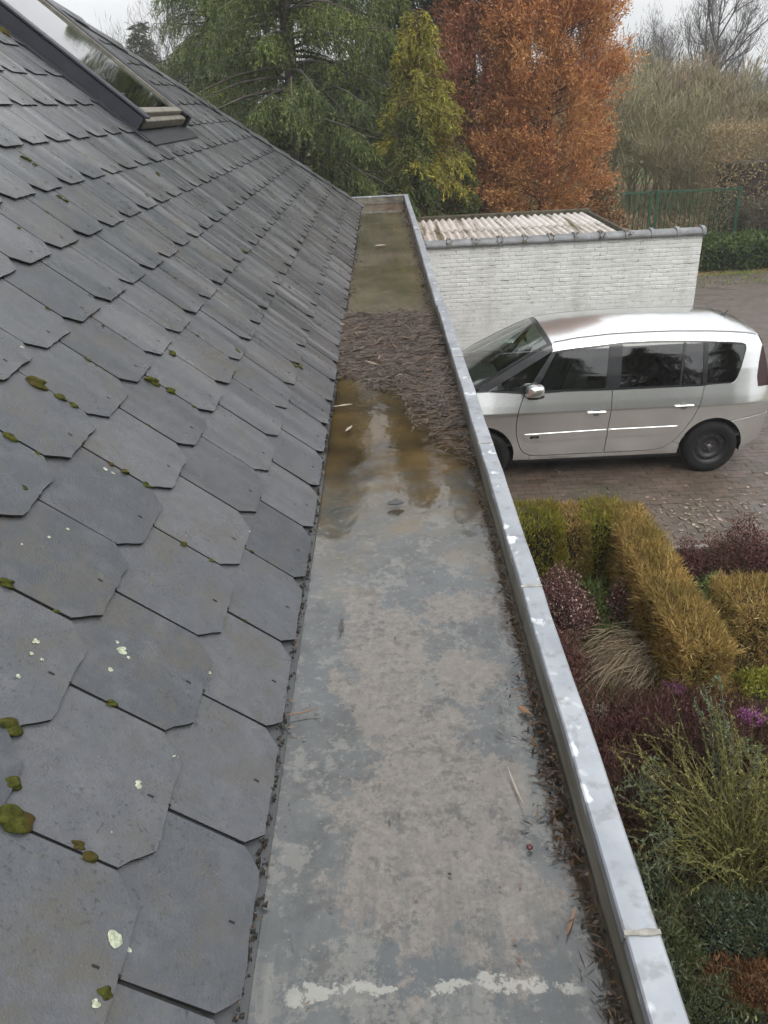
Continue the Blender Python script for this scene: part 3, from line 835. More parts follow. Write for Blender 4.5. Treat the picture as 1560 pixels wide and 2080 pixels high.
# loose scraps out on the wet floor
k = 160; yy = rng.uniform(.6, 2.6, k); xx = rng.uniform(-.25, .29, k); a = rng.uniform(0, 6.3, k)
parts.append(leaf_verts(np.stack([xx, yy, np.full(k, ZG+.0045)], -1), unit(np.stack([np.cos(a), np.sin(a), 0*a], -1)), rng.uniform(.004, .014, k), rng.uniform(.002, .006, k), rng, np.tile([[0, 0, 1.0]], (k, 1))))
V, F = merge(parts)
tag(npmesh('loose_needles', V, F, M_NEED), 'loose needles and leaf crumbs scattered along the gutter edges', 'leaf litter', kind='stuff')
V, F = merge([edge_bits(1300, 1, .3, 2.9, .016, (.010, .038), (.0014, .003)), edge_bits(700, 1, .3, 2.7, .015, (.005, .017), (.003, .008)), edge_bits(500, 1, .9, 1.4, .030, (.008, .03), (.002, .006))])
V[:, 0] = np.minimum(V[:, 0], .3115)
tag(npmesh('wet_scraps', V, F, foliage('wet_scraps', [(.008, .007, .006), (.022, .017, .012), (.05, .034, .022), (.12, .065, .030)], .35, trans=0)), 'black wet leaf scraps and needles along the foot of the zinc upstand', 'leaf litter', kind='stuff')  # wet scraps; near-black tone also paints their silhouette against the bright water
# dark crumbs of silt and moss wedged along the eave joint
M_CRUMB = plain('silt_crumb', (.022, .020, .013), .9, var=.6, scale=50)
n = 900; y = rng.uniform(.3, 10.9, n); y = np.concatenate([y, rng.uniform(.4, 4, 420)]); n = len(y)
P = np.stack([-.272 + rng.normal(0, .006, n), y, ZG + .004 + rng.uniform(0, .012, n)], -1); r = rng.uniform(.0012, .0048, n)
T = np.array([[1, 1, 1], [1, -1, -1], [-1, 1, -1], [-1, -1, 1]], float)
V = (P[:, None, :] + T[None]*r[:, None, None]*rng.uniform(.5, 1.4, (n, 4, 3))).reshape(-1, 3)
F = (np.arange(n)[:, None, None]*4 + np.array([[0, 1, 2], [0, 3, 1], [0, 2, 3], [1, 3, 2]])[None]).reshape(-1, 3)
tag(npmesh('eave_silt', V, F, M_CRUMB), 'dark silt crumbs wedged between eave slates and gutter', 'silt', kind='stuff')

# single things lying in the gutter
def leaf_thing(name, label, cat, loc, L, W, rz, mat, curl=.3, wob=.15, seed=0):
    rr = np.random.default_rng(seed); m = MB(); k = 9; vs = []
    for i in range(k):
        t_ = i/(k-1); wdt = W*math.sin(math.pi*min(1, t_*1.02+.0))**.8*.5 + .0004
        wdt *= 1 + rr.normal(0, wob)
        zz = curl*L*(t_-.5)**2
        for s_ in (-1, 0, 1): vs.append((t_*L-L/2, s_*wdt, zz + (abs(s_)*wdt*.35)))
    fs = []
    for i in range(k-1):
        for j in range(2): fs.append((i*3+j, (i+1)*3+j, (i+1)*3+j+1, i*3+j+1))
    nv = len(vs); vs += [(a, b, c-.0012) for a, b, c in vs]
    fs2 = fs + [tuple(nv+q for q in f[::-1]) for f in fs]
    m.add(vs, fs2); o = m.build(name, mat, None, smooth=True, fix=False)
    o.location = loc; o.rotation_euler = (0, 0, rz)
    return tag(o, label, cat)
M_LD = plain('leaf_wet_dark', (.030, .030, .030), .3); M_LB = plain('leaf_brown', (.17, .085, .035), .5); M_LP = plain('leaf_pale', (.28, .24, .19), .6); M_LR = plain('berry_red', (.07, .012, .016), .35)
leaf_thing('fallen_leaf', 'broad dark wet leaf floating in the middle of the gutter water', 'leaf', (0, 2.30, ZG+.006), .062, .042, .1, M_LD, .2, .2, 1)
leaf_thing('twig', 'thin black twig lying lengthwise on the gutter floor near the slates', 'twig', (-.156, 1.63, ZG+.006), .06, .006, 1.4, M_LD, .1, .3, 2)
leaf_thing('fallen_leaf', 'orange brown leaf on the wet floor beside the zinc upstand', 'leaf', (.262, 1.285, ZG+.006), .038, .014, -.9, M_LB, .3, .15, 3)
leaf_thing('needle_pair', 'forked brown pine needle standing alone near the white joint line', 'needle', (.255, .79, ZG+.006), .055, .004, 1.1, M_LB, .4, .1, 4)
leaf_thing('feather_leaf', 'pale leaf lying at the edge of the amber puddle by the slates', 'leaf', (-.18, 3.0, ZG+.006), .07, .013, 1.2, M_LP, .15, .15, 5)
leaf_thing('feather_leaf', 'long pale leaf stuck crosswise at the eave above the amber puddle', 'leaf', (-.215, 3.28, ZG+.007), .09, .016, .25, M_LP, .1, .15, 6)
leaf_thing('fallen_leaf', 'small pale leaf floating far along the gutter past the needle dam', 'leaf', (-.03, 7.6, ZG+.008), .11, .06, .2, M_LP, .2, .15, 7)
leaf_thing('pine_needle', 'long thin straw coloured needle across the eave joint in the foreground', 'needle', (-.235, 1.305, ZG+.008), .085, .003, .2, M_LB, .25, .1, 8)
leaf_thing('pine_needle', 'curved straw needle lying on the silt patch right of centre', 'needle', (.21, 1.07, ZG+.006), .10, .0025, 1.75, M_LP, .3, .1, 9)
o = link('berry', blob(.006, .9, 1.0, 77, 2, .05), None, M_LR); o.location = (.213, .935, ZG+.006); tag(o, 'small dark red berry lying in the shallow water near the upstand', 'berry')

# ================================================================== SHED with white brick wall
M_WHITE = None
def m_white(island):
    t = NT('white_brick_joined' if island else 'white_brick')
    rnd = t.geo.outputs['Random Per Island'] if island else t.n('ObjectInfo').outputs['Random']
    c = t.ramp(rnd, [(0, (.60, .61, .59)), (1, (.69, .70, .68))])
    c = t.mix(t.math('MULTIPLY', t.step(t.noise(3.0, 5, .65, t.map((1, 1, .5))), .52, .75), .45), c, (.36, .37, .345))
    c = t.mix(t.math('MULTIPLY', t.step(t.noise(26, 5, .7), .61, .65), .8), c, (.24, .19, .15))
    c = t.mix(t.math('MULTIPLY', t.step(t.noise(1.6, 6, .65, t.map((1.6, 1, .35))), .54, .70), .40), c, (.34, .34, .30))
    return t.done(t.bsdf(c, .75, 0, .3, t.bump(t.noise(90, 4), .35, .006)))
M_WB = m_white(False); M_WBJ = m_white(True)
t = NT('white_mortar'); c = t.mix(t.step(t.noise(5, 6, .7, t.map((1, 1, 5))), .52, .62), (.61, .615, .595), (.17, .16, .145)); M_WM = t.done(t.bsdf(c, .9))
shed = tag(empty('shed', (2.6, 12.3, 0)), 'low shed with white painted brick wall and corrugated sheet roof', 'shed')
SHI = Matrix.Translation((-2.6, -12.3, 0))
def spart(o):
    o.parent = shed; o.matrix_parent_inverse = SHI; return o
WY = 12.2; WX0, WX1, WZ = .1, 4.84, 2.32
m = MB(); m.box(WX0, WX1, WY+.0035, WY+.19, 0, WZ); 
swall = spart(m.build('wall', M_WM))
BW, BH, BG = .2, .0605, .0065
m = MB(); m.box(-(BW-BG)/2, (BW-BG)/2, 0, .05, -(BH-BG)/2, (BH-BG)/2)
b0 = m.build('brick', M_WB, swall, bevel=.006)
bl = []
nrow = int(WZ/BH)
for r_ in range(nrow):
    z = WZ - BH/2 - r_*BH
    off = 0 if r_ % 2 else BW/2
    k = 0
    while True:
        xa = WX0 + k*BW - off; xb = xa + BW; k += 1
        xa2, xb2 = max(xa, WX0), min(xb, WX1)
        if xa2 >= WX1 - .02: break
        if xb2 - xa2 < .03: continue
        bl.append((z, xa2, xb2))
vis = [b for b in bl if b[1] > .72]
own = set(sorted(vis, key=lambda b: -b[0])[:300])
first = True
join = MB()
for (z, xa, xb) in bl:
    xc = (xa+xb)/2; sc = (xb-xa-BG)/(BW-BG); yy = WY + random.uniform(-.002, .002)
    if (z, xa, xb) in own:
        o = b0 if first else b0.copy()
        if not first: COL.objects.link(o); o.parent = swall
        first = False
        o.location = (xc, yy, z + random.uniform(-.0015, .0015)); o.scale = (sc, 1, 1); o.rotation_euler = (0, random.gauss(0, .004), 0)
    else:
        h = (BH-BG)/2; w2 = (xb-xa-BG)/2
        join.add([(xc-w2, yy, z-h), (xc+w2, yy, z-h), (xc+w2, yy, z+h), (xc-w2, yy, z+h), (xc-w2, WY+.02, z-h), (xc+w2, WY+.02, z-h), (xc+w2, WY+.02, z+h), (xc-w2, WY+.02, z+h)],
                 [(0, 1, 2, 3), (1, 5, 6, 2), (0, 3, 7, 4), (3, 2, 6, 7), (0, 4, 5, 1)])
tag(join.build('brick_field', M_WBJ, swall), kind='stuff')
m = MB(); m.box(4.0, 4.10, WY+.191, 16.3, 0, 2.14); m.box(.1, 3.99, 16.2, 16.3, 0, 2.14); spart(m.build('side_wall', M_WBJ))
# coping tiles
M_TILE = None
t = NT('coping_tile_grey'); c = t.mix(t.nc(5, 5), (.105, .108, .112), (.20, .205, .21)); c = t.mix(t.math('MULTIPLY', t.step(t.noise(11, 4), .56, .68), .6), c, (.07, .07, .05)); M_TILE = t.done(t.bsdf(c, .5, 0, .5, t.bump(t.noise(60, 3), .3, .006)))
M_TMOSS = foliage('tile_moss', [(.05, .06, .015), (.14, .11, .03), (.20, .10, .05)], .9, trans=0)
TL = .385
def arch(wd, h, z0, n=9):
    return [(WY+.095 + wd*math.cos(math.pi*(1-i/(n-1)))/1.0*.5*2*.5, z0 + h*(.25 + .75*math.sin(math.pi*i/(n-1)))) for i in range(n)]
for k in range(12):
    xa = WX1 + .03 - (k+1)*TL
    m = MB(); n = 9
    sec = [(WY-.045, WZ+.004)] + [(WY+.095 - .14*math.cos(math.pi*i/(n-1)), WZ+.028 + .062*math.sin(math.pi*i/(n-1))) for i in range(n)] + [(WY+.235, WZ+.004)]
    m.prism([(xa, a_, b_) for a_, b_ in sec], (TL-.055, 0, 0))
    sec2 = [(WY-.058, WZ+.002)] + [(WY+.095 - .153*math.cos(math.pi*i/(n-1)), WZ+.034 + .082*math.sin(math.pi*i/(n-1))) for i in range(n)] + [(WY+.248, WZ+.002)]
    m.prism([(xa+TL-.054, a_, b_) for a_, b_ in sec2], (.052, 0, 0))
    o = spart(m.build('coping_tile', M_TILE))
    if k > 2:
        q = 40; rr = np.random.default_rng(k)
        c0 = np.stack([xa+TL-.03 + rr.normal(.01, .022, q), WY + rr.uniform(-.06, .03, q), np.zeros(q)], -1); c0[:, 2] = WZ + .03 + np.clip((c0[:, 1]-WY+.06)*.9, 0, .09)
        Vm, Fm = leaf_verts(c0, unit(rr.normal(size=(q, 3)) + [0, -.6, .2]), rr.uniform(.02, .045, q), rr.uniform(.012, .025, q), rr)
        npmesh('moss_tuft', Vm, Fm, M_TMOSS, o)
# corrugated sheets
t = NT('corrugated_cement')
x, y, z = t.sep()
c = t.mix(t.nc(5, 5, .6), (.40, .375, .345), (.60, .58, .55))
c = t.mix(t.step(x, 2.4, 1.2), c, t.mix(t.nc(9, 5), (.36, .31, .285), (.54, .49, .46)))
val = t.step(z, 2.195, 2.165)
c = t.mix(t.math('MULTIPLY', val, .6), c, (.20, .16, .12))
ms = t.math('MULTIPLY', t.step(t.noise(1.0, 4, .6, t.map((6.5, .35, 1))), .54, .62), .9)
c = t.mix(ms, c, (.085, .068, .030))
c = t.mix(t.math('MULTIPLY', t.step(t.noise(3.5, 5, .7), .62, .70), t.step(x, 3.0, 2.2)), c, (.12, .085, .085))
M_CORR = t.done(t.bsdf(c, .8, 0, .3, t.bump(t.noise(70, 4), .4, .006)))
PIT, AMP = .131, .022
ncol = 5; sw = (4.02-.15)/ncol
for r_ in range(2):
    ya, yb = (12.42, 14.85) if r_ == 0 else (14.70, 16.24)
    for cidx in range(ncol):
        xa = .15 + cidx*sw - .02; xb = xa + sw + .03
        nxx = 56; xs = np.linspace(xa, xb, nxx); zz = AMP*np.cos(2*np.pi*(xs-.15)/PIT)
        lift = .014*r_ + .006*(cidx % 2)
        za = 2.16 + .02*(ya-12.4)/4 + lift; zb = 2.16 + .02*(yb-12.4)/4 + lift*.5
        V = np.concatenate([np.stack([xs, 0*xs+ya, zz+za], -1), np.stack([xs, 0*xs+yb, zz+zb], -1), np.stack([xs, 0*xs+ya, zz+za-.008], -1), np.stack([xs, 0*xs+yb, zz+zb-.008], -1)])
        i = np.arange(nxx-1)
        F = np.concatenate([np.stack([i, i+1, i+nxx+1, i+nxx], -1), np.stack([i+2*nxx, i+3*nxx, i+3*nxx+1, i+2*nxx+1], -1), np.stack([i, i+2*nxx, i+2*nxx+1, i+1], -1)])
        o = spart(npmesh('corrugated_sheet', V, F, M_CORR, None, False))
M_VERGE = None
t = NT('verge_mossy'); c = t.mix(t.nc(8, 5, .7), (.035, .031, .020), (.10, .088, .062)); M_VERGE = t.done(t.bsdf(c, .9, 0, .2, t.bump(t.noise(50, 4), .6, .01)))
m = MB(); m.box(.1, 4.14, 16.245, 16.40, 2.05, 2.255); spart(m.build('verge_board', M_VERGE, bevel=.01))
m = MB(); m.box(4.07, 4.14, 12.45, 16.244, 2.05, 2.215); spart(m.build('verge_board', M_VERGE, bevel=.01))

# ================================================================== FENCE beyond the driveway
M_FEN = plain('fence_green_paint', (.016, .070, .036), .45)
def fence(x0, x1, y0, y1, label, zt=1.80):
    f = tag(empty('bar_fence', (x0, y0, 0)), label, 'fence')
    a = math.atan2(y1-y0, x1-x0); f.rotation_euler = (0, 0, a); L = math.hypot(x1-x0, y1-y0)
    for xx in (0, L):
        m = MB(); m.box(xx-.035, xx+.035, -.035, .035, 0, zt+.02); m.build('post', M_FEN, f, bevel=.006)
    for zz in (.2, zt-.05):
        m = MB(); m.box(.036, L-.036, -.02, .02, zz, zz+.04); m.build('rail', M_FEN, f)
    b0_ = None
    for k in range(1, int(L/.135)):
        if b0_ is None:
            m = MB(); m.tube((0, 0, .05), (0, 0, zt+.01), .015, n=6); b0_ = m.build('bar', M_FEN, f, smooth=False); o = b0_
        else:
            o = b0_.copy(); COL.objects.link(o); o.parent = f
        o.location = (k*.135, 0, 0)
    return f
fence(5.2, 7.52, 23.05, 23.0, 'green steel bar gate section left of the thick double post', 1.78)
fence(7.70, 9.9, 23.0, 22.8, 'green steel bar fence section running right into the copper hedge', 1.78)

# ================================================================== CAR
YC = 9.66
_z = np.array([.18, .30, .45, .62, .80, .90, 1.0, 1.14, 1.3, 1.5, 1.62, 1.70, 1.78])
_w = np.array([.825, .862, .880, .896, .915, .926, .902, .862, .818, .746, .697, .650, .585])
_zz = np.linspace(.1, 1.85, 700); _ww = np.interp(_zz, _z, _w)
_k = np.exp(-np.linspace(-2.2, 2.2, 17)**2); _k /= _k.sum()
_ww = np.convolve(np.pad(_ww, 8, mode='edge'), _k, 'valid')
_px = np.linspace(0, 5, 500)
_pl = np.interp(_px, [.15, .22, .35, .55, .85, 1.2, 3.7, 4.1, 4.35, 4.5, 4.60, 4.66], [.70, .78, .87, .935, .98, 1, 1, .99, .965, .93, .885, .80])
_k2 = np.exp(-np.linspace(-2, 2, 25)**2); _k2 /= _k2.sum()
_pl = np.convolve(np.pad(_pl, 12, mode='edge'), _k2, 'valid')
def hw(x, z): return np.interp(z, _zz, _ww)*np.interp(x, _px, _pl)
RAILX = [1.0, 1.2, 1.5, 1.75, 1.95, 2.25, 2.65, 3.0, 3.4, 3.8, 4.1, 4.30, 4.41]
RAILZ = [1.185, 1.315, 1.475, 1.60, 1.680, 1.716, 1.738, 1.742, 1.738, 1.722, 1.702, 1.680, 1.655]
def zr(x): return np.interp(x, RAILX, RAILZ)
XR = [(.285, 4.36), (.42, 4.55), (.55, 4.60), (.72, 4.615), (.95, 4.60), (1.10, 4.575), (1.3, 4.53), (1.5, 4.475), (1.6, 4.445), (1.655, 4.41)]
def xr(z): return np.interp(z, [a for a, b in XR], [b for a, b in XR])

t = NT('car_silver_paint')
fl = t.noise(900, 2)
nm = t.bump(fl, .02, .001)
dirt = t.step(t.math('SUBTRACT', .62, t.sep()[2]), .0, .55)
dm = t.math('MULTIPLY', dirt, t.step(t.noise(6, 5, .65), .35, .7))
c = t.mix(t.math('MULTIPLY', dm, .35), (.75, .76, .755), (.32, .30, .275))
rg = t.math('ADD', t.math('MULTIPLY', dm, .10), .20)
M_PAINT = t.done(t.bsdf(c, rg, .86, .5, nm, Coat_Weight=.8, Coat_Roughness=.06))
M_BLK = plain('car_black_trim', (.012, .012, .013), .45)
M_TRIM = plain('car_pillar_black', (.020, .021, .023), .22)
M_RUB = plain('tyre_rubber', (.010, .010, .010), .8, spec=.25, bump=.3)
M_STEEL = plain('wheel_steel_black', (.045, .045, .047), .35, .5)
M_HUB = plain('hub_grey', (.16, .16, .16), .4, .6)
M_CHR = plain('chrome', (.75, .76, .77), .15, .9)
M_SEAT = plain('seat_fabric', (.16, .16, .16), .9)
M_DASH = plain('dash_grey', (.17, .175, .17), .7)
M_PAPER = plain('sunshade_pale', (.62, .60, .66), .8)
M_TAIL = None
t = NT('tail_lamp_red'); M_TAIL = t.done(t.bsdf((.028, .004, .005), .12, 0, .6))
def m_glass(name, tint, boost=1.0):
    t = NT(name)
    fr = t.math('MULTIPLY', t.n('Fresnel', {'IOR': 1.52}).outputs[0], boost, True)
    gl = t.n('BsdfGlossy', {'Color': (1, 1, 1, 1), 'Roughness': .02}).outputs[0]
    tr = t.n('BsdfTransparent', {'Color': (*tint, 1)}).outputs[0]
    return t.done(t.n('MixShader', {0: fr, 1: tr, 2: gl}).outputs[0])
M_GD = m_glass('glass_privacy', (.05, .055, .06), 2.0); M_GF = m_glass('glass_front_door', (.34, .40, .38), 2.0); M_GW = m_glass('glass_windscreen', (.50, .57, .52), 1.5)

car = tag(empty('car', (2.4, YC, 0)), 'silver people carrier with black steel wheels parked in front of the white wall', 'car')
CI = Matrix.Translation((-2.4, -YC, 0))
def cpart(o, parent=None):
    if parent is None: o.parent = car; o.matrix_parent_inverse = CI
    else: o.parent = parent
    return o

def pip(P, poly):
    x, y = P[:, 0], P[:, 1]; ins = np.zeros(len(P), bool); n = len(poly)
    for i in range(n):
        x0, y0 = poly[i]; x1, y1 = poly[(i+1) % n]
        c = ((y0 > y) != (y1 > y)) & (x < (x1-x0)*(y-y0)/(y1-y0+1e-12) + x0)
        ins ^= c
    return ins
def densify(poly, d=.035):
    out = []; n = len(poly)
    for i in range(n):
        a = np.array(poly[i]); b = np.array(poly[(i+1) % n]); k = max(1, int(np.linalg.norm(b-a)/d))
        out += [tuple(a + (b-a)*j/k) for j in range(k)]
    return out
def inset(poly, d):
    P = np.array(poly); n = len(P)
    ar = .5*np.sum(P[:, 0]*np.roll(P[:, 1], -1) - np.roll(P[:, 0], -1)*P[:, 1]); sg = 1 if ar > 0 else -1
    out = []
    for i in range(n):
        a, b, c = P[i-1], P[i], P[(i+1) % n]
        e1 = (b-a)/(np.linalg.norm(b-a)+1e-9); e2 = (c-b)/(np.linalg.norm(c-b)+1e-9)
        n1 = np.array([-e1[1], e1[0]])*sg; n2 = np.array([-e2[1], e2[0]])*sg
        nn = n1+n2; l = np.linalg.norm(nn)
        nn = nn/l if l > .3 else n1
        out.append(tuple(b + nn*d/max(.5, float(nn @ n1))))
    return out
def smooth_poly(pts, n=10):
    """open catmull-rom through pts"""
    P = [np.array(p, float) for p in pts]; P = [2*P[0]-P[1]] + P + [2*P[-1]-P[-2]]; out = []
    for i in range(1, len(P)-2):
        for k in range(n):
            s = k/n; a, b, c, d = P[i-1:i+3]
            out.append(tuple(.5*((2*b) + (-a+c)*s + (2*a-5*b+4*c-d)*s*s + (-a+3*b-3*c+d)*s**3)))
    out.append(tuple(P[-2])); return out
def panel(name, poly, mat, off=0.0, ins=.0045, skirt=.012, side=-1, parent=None, grid=.045, dens=.03):
    """a piece of the car's side: polygon in (x, z) wrapped on the flank"""
    q = densify(poly, dens)
    if ins: q = inset(q, ins)
    Q = np.array(q); n = len(q)
    gx = np.arange(Q[:, 0].min(), Q[:, 0].max(), grid); gz = np.arange(Q[:, 1].min(), Q[:, 1].max(), grid*.7)
    G = np.stack(np.meshgrid(gx, gz), -1).reshape(-1, 2); G = G[pip(G, q)]
    if len(G):
        dmin = np.min(np.linalg.norm(G[:, None]-Q[None], axis=2), axis=1); G = G[dmin > grid*.35]
    pts = [Vector(p) for p in q] + [Vector(p) for p in G]
    r = delaunay_2d_cdt(pts, [(i, (i+1) % n) for i in range(n)], [], 0, 1e-6)
    vv = np.array([(p.x, p.y) for p in r[0]]); ff = np.array([f for f in r[2] if len(f) == 3])
    cen = vv[ff].mean(1); ff = ff[pip(cen, q)]
    y = hw(vv[:, 0], vv[:, 1]) + off
    V = np.stack([vv[:, 0], YC + side*y, vv[:, 1]], -1)
    a = V[ff[:, 1]]-V[ff[:, 0]]; b = V[ff[:, 2]]-V[ff[:, 0]]; flip = np.cross(a, b)[:, 1]*side < 0
    ff[flip] = ff[flip][:, ::-1]
    faces = [tuple(f) for f in ff.tolist()]; verts = [tuple(p) for p in V]
    if skirt:
        nb = len(verts); yb = hw(Q[:, 0], Q[:, 1]) + off - skirt
        Vq = [(Q[i, 0], YC + side*(yb[i]+skirt), Q[i, 1]) for i in range(n)] + [(Q[i, 0], YC + side*yb[i], Q[i, 1]) for i in range(n)]
        verts += Vq
        for i in range(n):
            j = (i+1) % n; faces.append((nb+i, nb+j, nb+n+j, nb+n+i))
    me = bpy.data.meshes.new(name); me.from_pydata(verts, [], faces)
    me.polygons.foreach_set('use_smooth', [True]*len(faces)); me.update()
    va = np.array(verts); e_ = .004
    gx_ = (hw(va[:, 0]+e_, va[:, 2])-hw(va[:, 0]-e_, va[:, 2]))/(2*e_); gz_ = (hw(va[:, 0], va[:, 2]+e_)-hw(va[:, 0], va[:, 2]-e_))/(2*e_)
    nn = unit(np.stack([-gx_, np.full(len(va), float(side)), -gz_], -1))
    if skirt:
        tg = np.roll(Q, -1, 0) - np.roll(Q, 1, 0); ar_ = np.sum(Q[:, 0]*np.roll(Q[:, 1], -1) - np.roll(Q[:, 0], -1)*Q[:, 1])
        o2 = np.stack([tg[:, 1], -tg[:, 0]], -1)*(1 if ar_ > 0 else -1); o2 = unit(o2)
        on = unit(np.stack([o2[:, 0], np.full(n, .45*side), o2[:, 1]], -1)); nn[nb:nb+n] = on; nn[nb+n:nb+2*n] = on
    me.normals_split_custom_set_from_vertices([tuple(q_) for q_ in nn])
    return cpart(link(name, me, None, mat), parent)

FA = (1.115, .325, .385, .42); RA = (3.937, .315, .392, .412)
def arc(A, a0, a1, n=18): return [(A[0]+A[2]*math.cos(R(a0+(a1-a0)*i/n)), A[1]+A[3]*math.sin(R(a0+(a1-a0)*i/n))) for i in range(n+1)]
D_FRONT = smooth_poly([(1.607, 1.128), (1.545, .96), (1.518, .80), (1.525, .62), (1.562, .479), (1.61, .39), (1.70, .330)], 5)
D_MID = [(2.662, 1.137), (2.655, .95), (2.638, .656), (2.628, .322)]
D_REAR = smooth_poly([(3.763, 1.136), (3.728, .952), (3.645, .71), (3.50, .479), (3.40, .385), (3.30, .338), (3.18, .326)], 5)
BELT = [(1.607, 1.128), (2.1, 1.145), (2.662, 1.137)]
WTOP = [(1.935, 1.588), (2.2, 1.618), (2.63, 1.645), (2.79, 1.657), (3.2, 1.656), (3.53, 1.645), (3.78, 1.628), (4.05, 1.605), (4.20, 1.585)]
QW_R = [(4.20, 1.585), (4.245, 1.565), (4.252, 1.52), (4.20, 1.33), (4.145, 1.19), (4.12, 1.16), (4.09, 1.148)]
RAIL = [(float(x), float(zr(x)) - .004) for x in np.linspace(1.955, 4.40, 30)]
for side in (-1, 1):
    fender = [(.46, .84), (.62, .945), (.85, 1.045), (1.0, 1.11), (1.03, 1.175), (1.17, 1.178), (1.60, 1.145)] + D_FRONT + [(1.70, .262), (1.49, .262)] + arc(FA, 8, 172) + [(.60, .42), (.52, .62)]
    panel('front_fender', fender, M_PAINT, side=side)
    fd = panel('front_door', D_FRONT + [(1.85, .322), (2.628, .322)] + D_MID[::-1][1:] + BELT[::-1][1:-1], M_PAINT, side=side)
    rd = panel('rear_door', D_MID + D_REAR[::-1][:-1] + [(3.763, 1.136)], M_PAINT, side=side)
    sill = panel('sill', [(1.70, .262), (1.70, .328), (1.85, .320), (2.628, .320), (3.18, .324)] + D_REAR[::-1][1:14] + arc(RA, 168, 176, 3) + [(3.545, .262)], M_PAINT, side=side, ins=.003)
    light_l = [(4.42, 1.085), (4.40, 1.2), (4.415, 1.36), (4.448, 1.535)]
    quarter = [(3.763, 1.136), (3.80, 1.147), (4.09, 1.148)] + QW_R[::-1][1:] + WTOP[::-1][1:] + [(1.955, 1.605)] + RAIL + [(4.43, 1.60), (4.462, 1.54)] + light_l[::-1] + [(4.575, 1.08), (4.600, .95), (4.612, .755), (4.407, .722)] + arc(RA, 62, 168) + D_REAR[:18][::-1]
    panel('quarter_panel', quarter, M_PAINT, side=side, ins=.003)
    panel('tail_lamp', light_l + [(4.462, 1.535), (4.475, 1.5), (4.53, 1.3), (4.575, 1.085)], M_TAIL, side=side, ins=.003)
    panel('rear_bumper', [(4.407, .718), (4.612, .750), (4.615, .70), (4.60, .55), (4.55, .42), (4.36, .285), (4.315, .285)] + arc(RA, 4, 61), M_PAINT, .006, side=side, ins=.003)
    # pillars and glass
    panel('front_pillar', [(1.0, 1.18), (1.17, 1.182), (1.935, 1.588), (1.952, 1.606), (1.945, 1.672), (1.75, 1.595), (1.5, 1.47), (1.2, 1.31)], M_TRIM, -.001, .002, side=side)
    panel('window_divider', [(1.607, 1.135), (1.735, 1.14), (2.0, 1.592), (1.938, 1.582)], M_TRIM, -.002, .002, side=side)
    panel('centre_pillar', [(2.575, 1.141), (2.75, 1.140), (2.79, 1.653), (2.632, 1.640)], M_TRIM, -.001, .002, side=side)
    panel('rear_door_divider', [(3.455, 1.141), (3.480, 1.141), (3.54, 1.641), (3.512, 1.641)], M_TRIM, -.001, .001, side=side)
    panel('rear_pillar', [(3.735, 1.141), (3.790, 1.149), (3.80, 1.624), (3.748, 1.627)], M_TRIM, -.001, .001, side=side)
    panel('belt_strip', [(1.20, 1.178), (1.607, 1.133), (2.1, 1.149), (2.66, 1.141), (3.76, 1.141), (4.08, 1.150), (4.09, 1.166), (3.76, 1.158), (2.66, 1.160), (2.1, 1.168), (1.607, 1.168), (1.23, 1.196)], M_TRIM, .002, 0, side=side)
    panel('drip_strip', WTOP + [(4.19, 1.570), (4.04, 1.590), (3.78, 1.613), (3.53, 1.630), (3.2, 1.640), (2.79, 1.641), (2.63, 1.629), (2.2, 1.602), (1.96, 1.576)], M_TRIM, .001, 0, side=side)
    panel('front_quarter_glass', [(1.20, 1.186), (1.615, 1.155), (1.93, 1.575)], M_GF, -.008, 0, 0, side=side)
    panel('front_door_glass', [(1.725, 1.148), (2.585, 1.148), (2.645, 1.632), (1.99, 1.588)], M_GF, -.008, 0, 0, side=side)
    panel('rear_door_glass', [(2.74, 1.148), (3.465, 1.148), (3.522, 1.636), (2.78, 1.648)], M_GD, -.008, 0, 0, side=side)
    panel('rear_vent_glass', [(3.472, 1.148), (3.745, 1.148), (3.755, 1.622), (3.53, 1.635)], M_GD, -.008, 0, 0, side=side)
    panel('rear_quarter_glass', [(3.782, 1.152), (4.09, 1.155), (4.12, 1.165), (4.145, 1.195), (4.20, 1.335), (4.247, 1.52), (4.24, 1.56), (4.195, 1.575), (3.79, 1.618)], M_GD, -.006, 0, 0, side=side)
    # dark inner shell behind the panel gaps
    panel('inner_shell', [(.62, .90), (1.0, 1.09), (1.60, 1.12), (3.76, 1.12), (4.40, 1.06), (4.56, .9), (4.55, .5), (4.36, .32)] + arc(RA, 5, 175) + [(3.5, .29), (1.55, .29)] + arc(FA, 5, 175) + [(.66, .4)], M_BLK, -.016, 0, 0, side=side, grid=.09)
    # trims on the doors
    panel('rub_strip', [(1.605, .628), (2.632, .649), (2.630, .550), (1.665, .528), (1.62, .575)], M_PAINT, .016, 0, .018, side=side, parent=None)
    panel('rub_strip', [(2.648, .649), (3.502, .652), (3.46, .575), (3.40, .552), (2.644, .550)], M_PAINT, .016, 0, .018, side=side)
    panel('badge_plate', [(1.69, .570), (1.80, .572), (1.80, .605), (1.69, .603)], M_BLK, .0175, 0, .002, side=side, dens=.02)
    panel('fender_mark', [(1.205, .868), (1.315, .852), (1.315, .873)], M_CHR, .003, 0, .003, side=side, dens=.02)
    for (hx, hz) in ((2.475, .888), (3.525, .918)):
        m = MB(); yb = YC + side*(float(hw(hx, hz)) + .022)
        m.box(hx-.115, hx+.115, yb-.011, yb+.011, hz-.013, hz+.013)
        h_ = cpart(m.build('door_handle', M_PAINT, None, bevel=.008, smooth=False))
        ring = [(hx+.052*math.cos(R(a)), hz-.004+.052*math.sin(R(a))) for a in range(0, 360, 20)]
        panel('handle_cup', ring, M_DASH, .001, 0, 0, side=side, dens=.05)
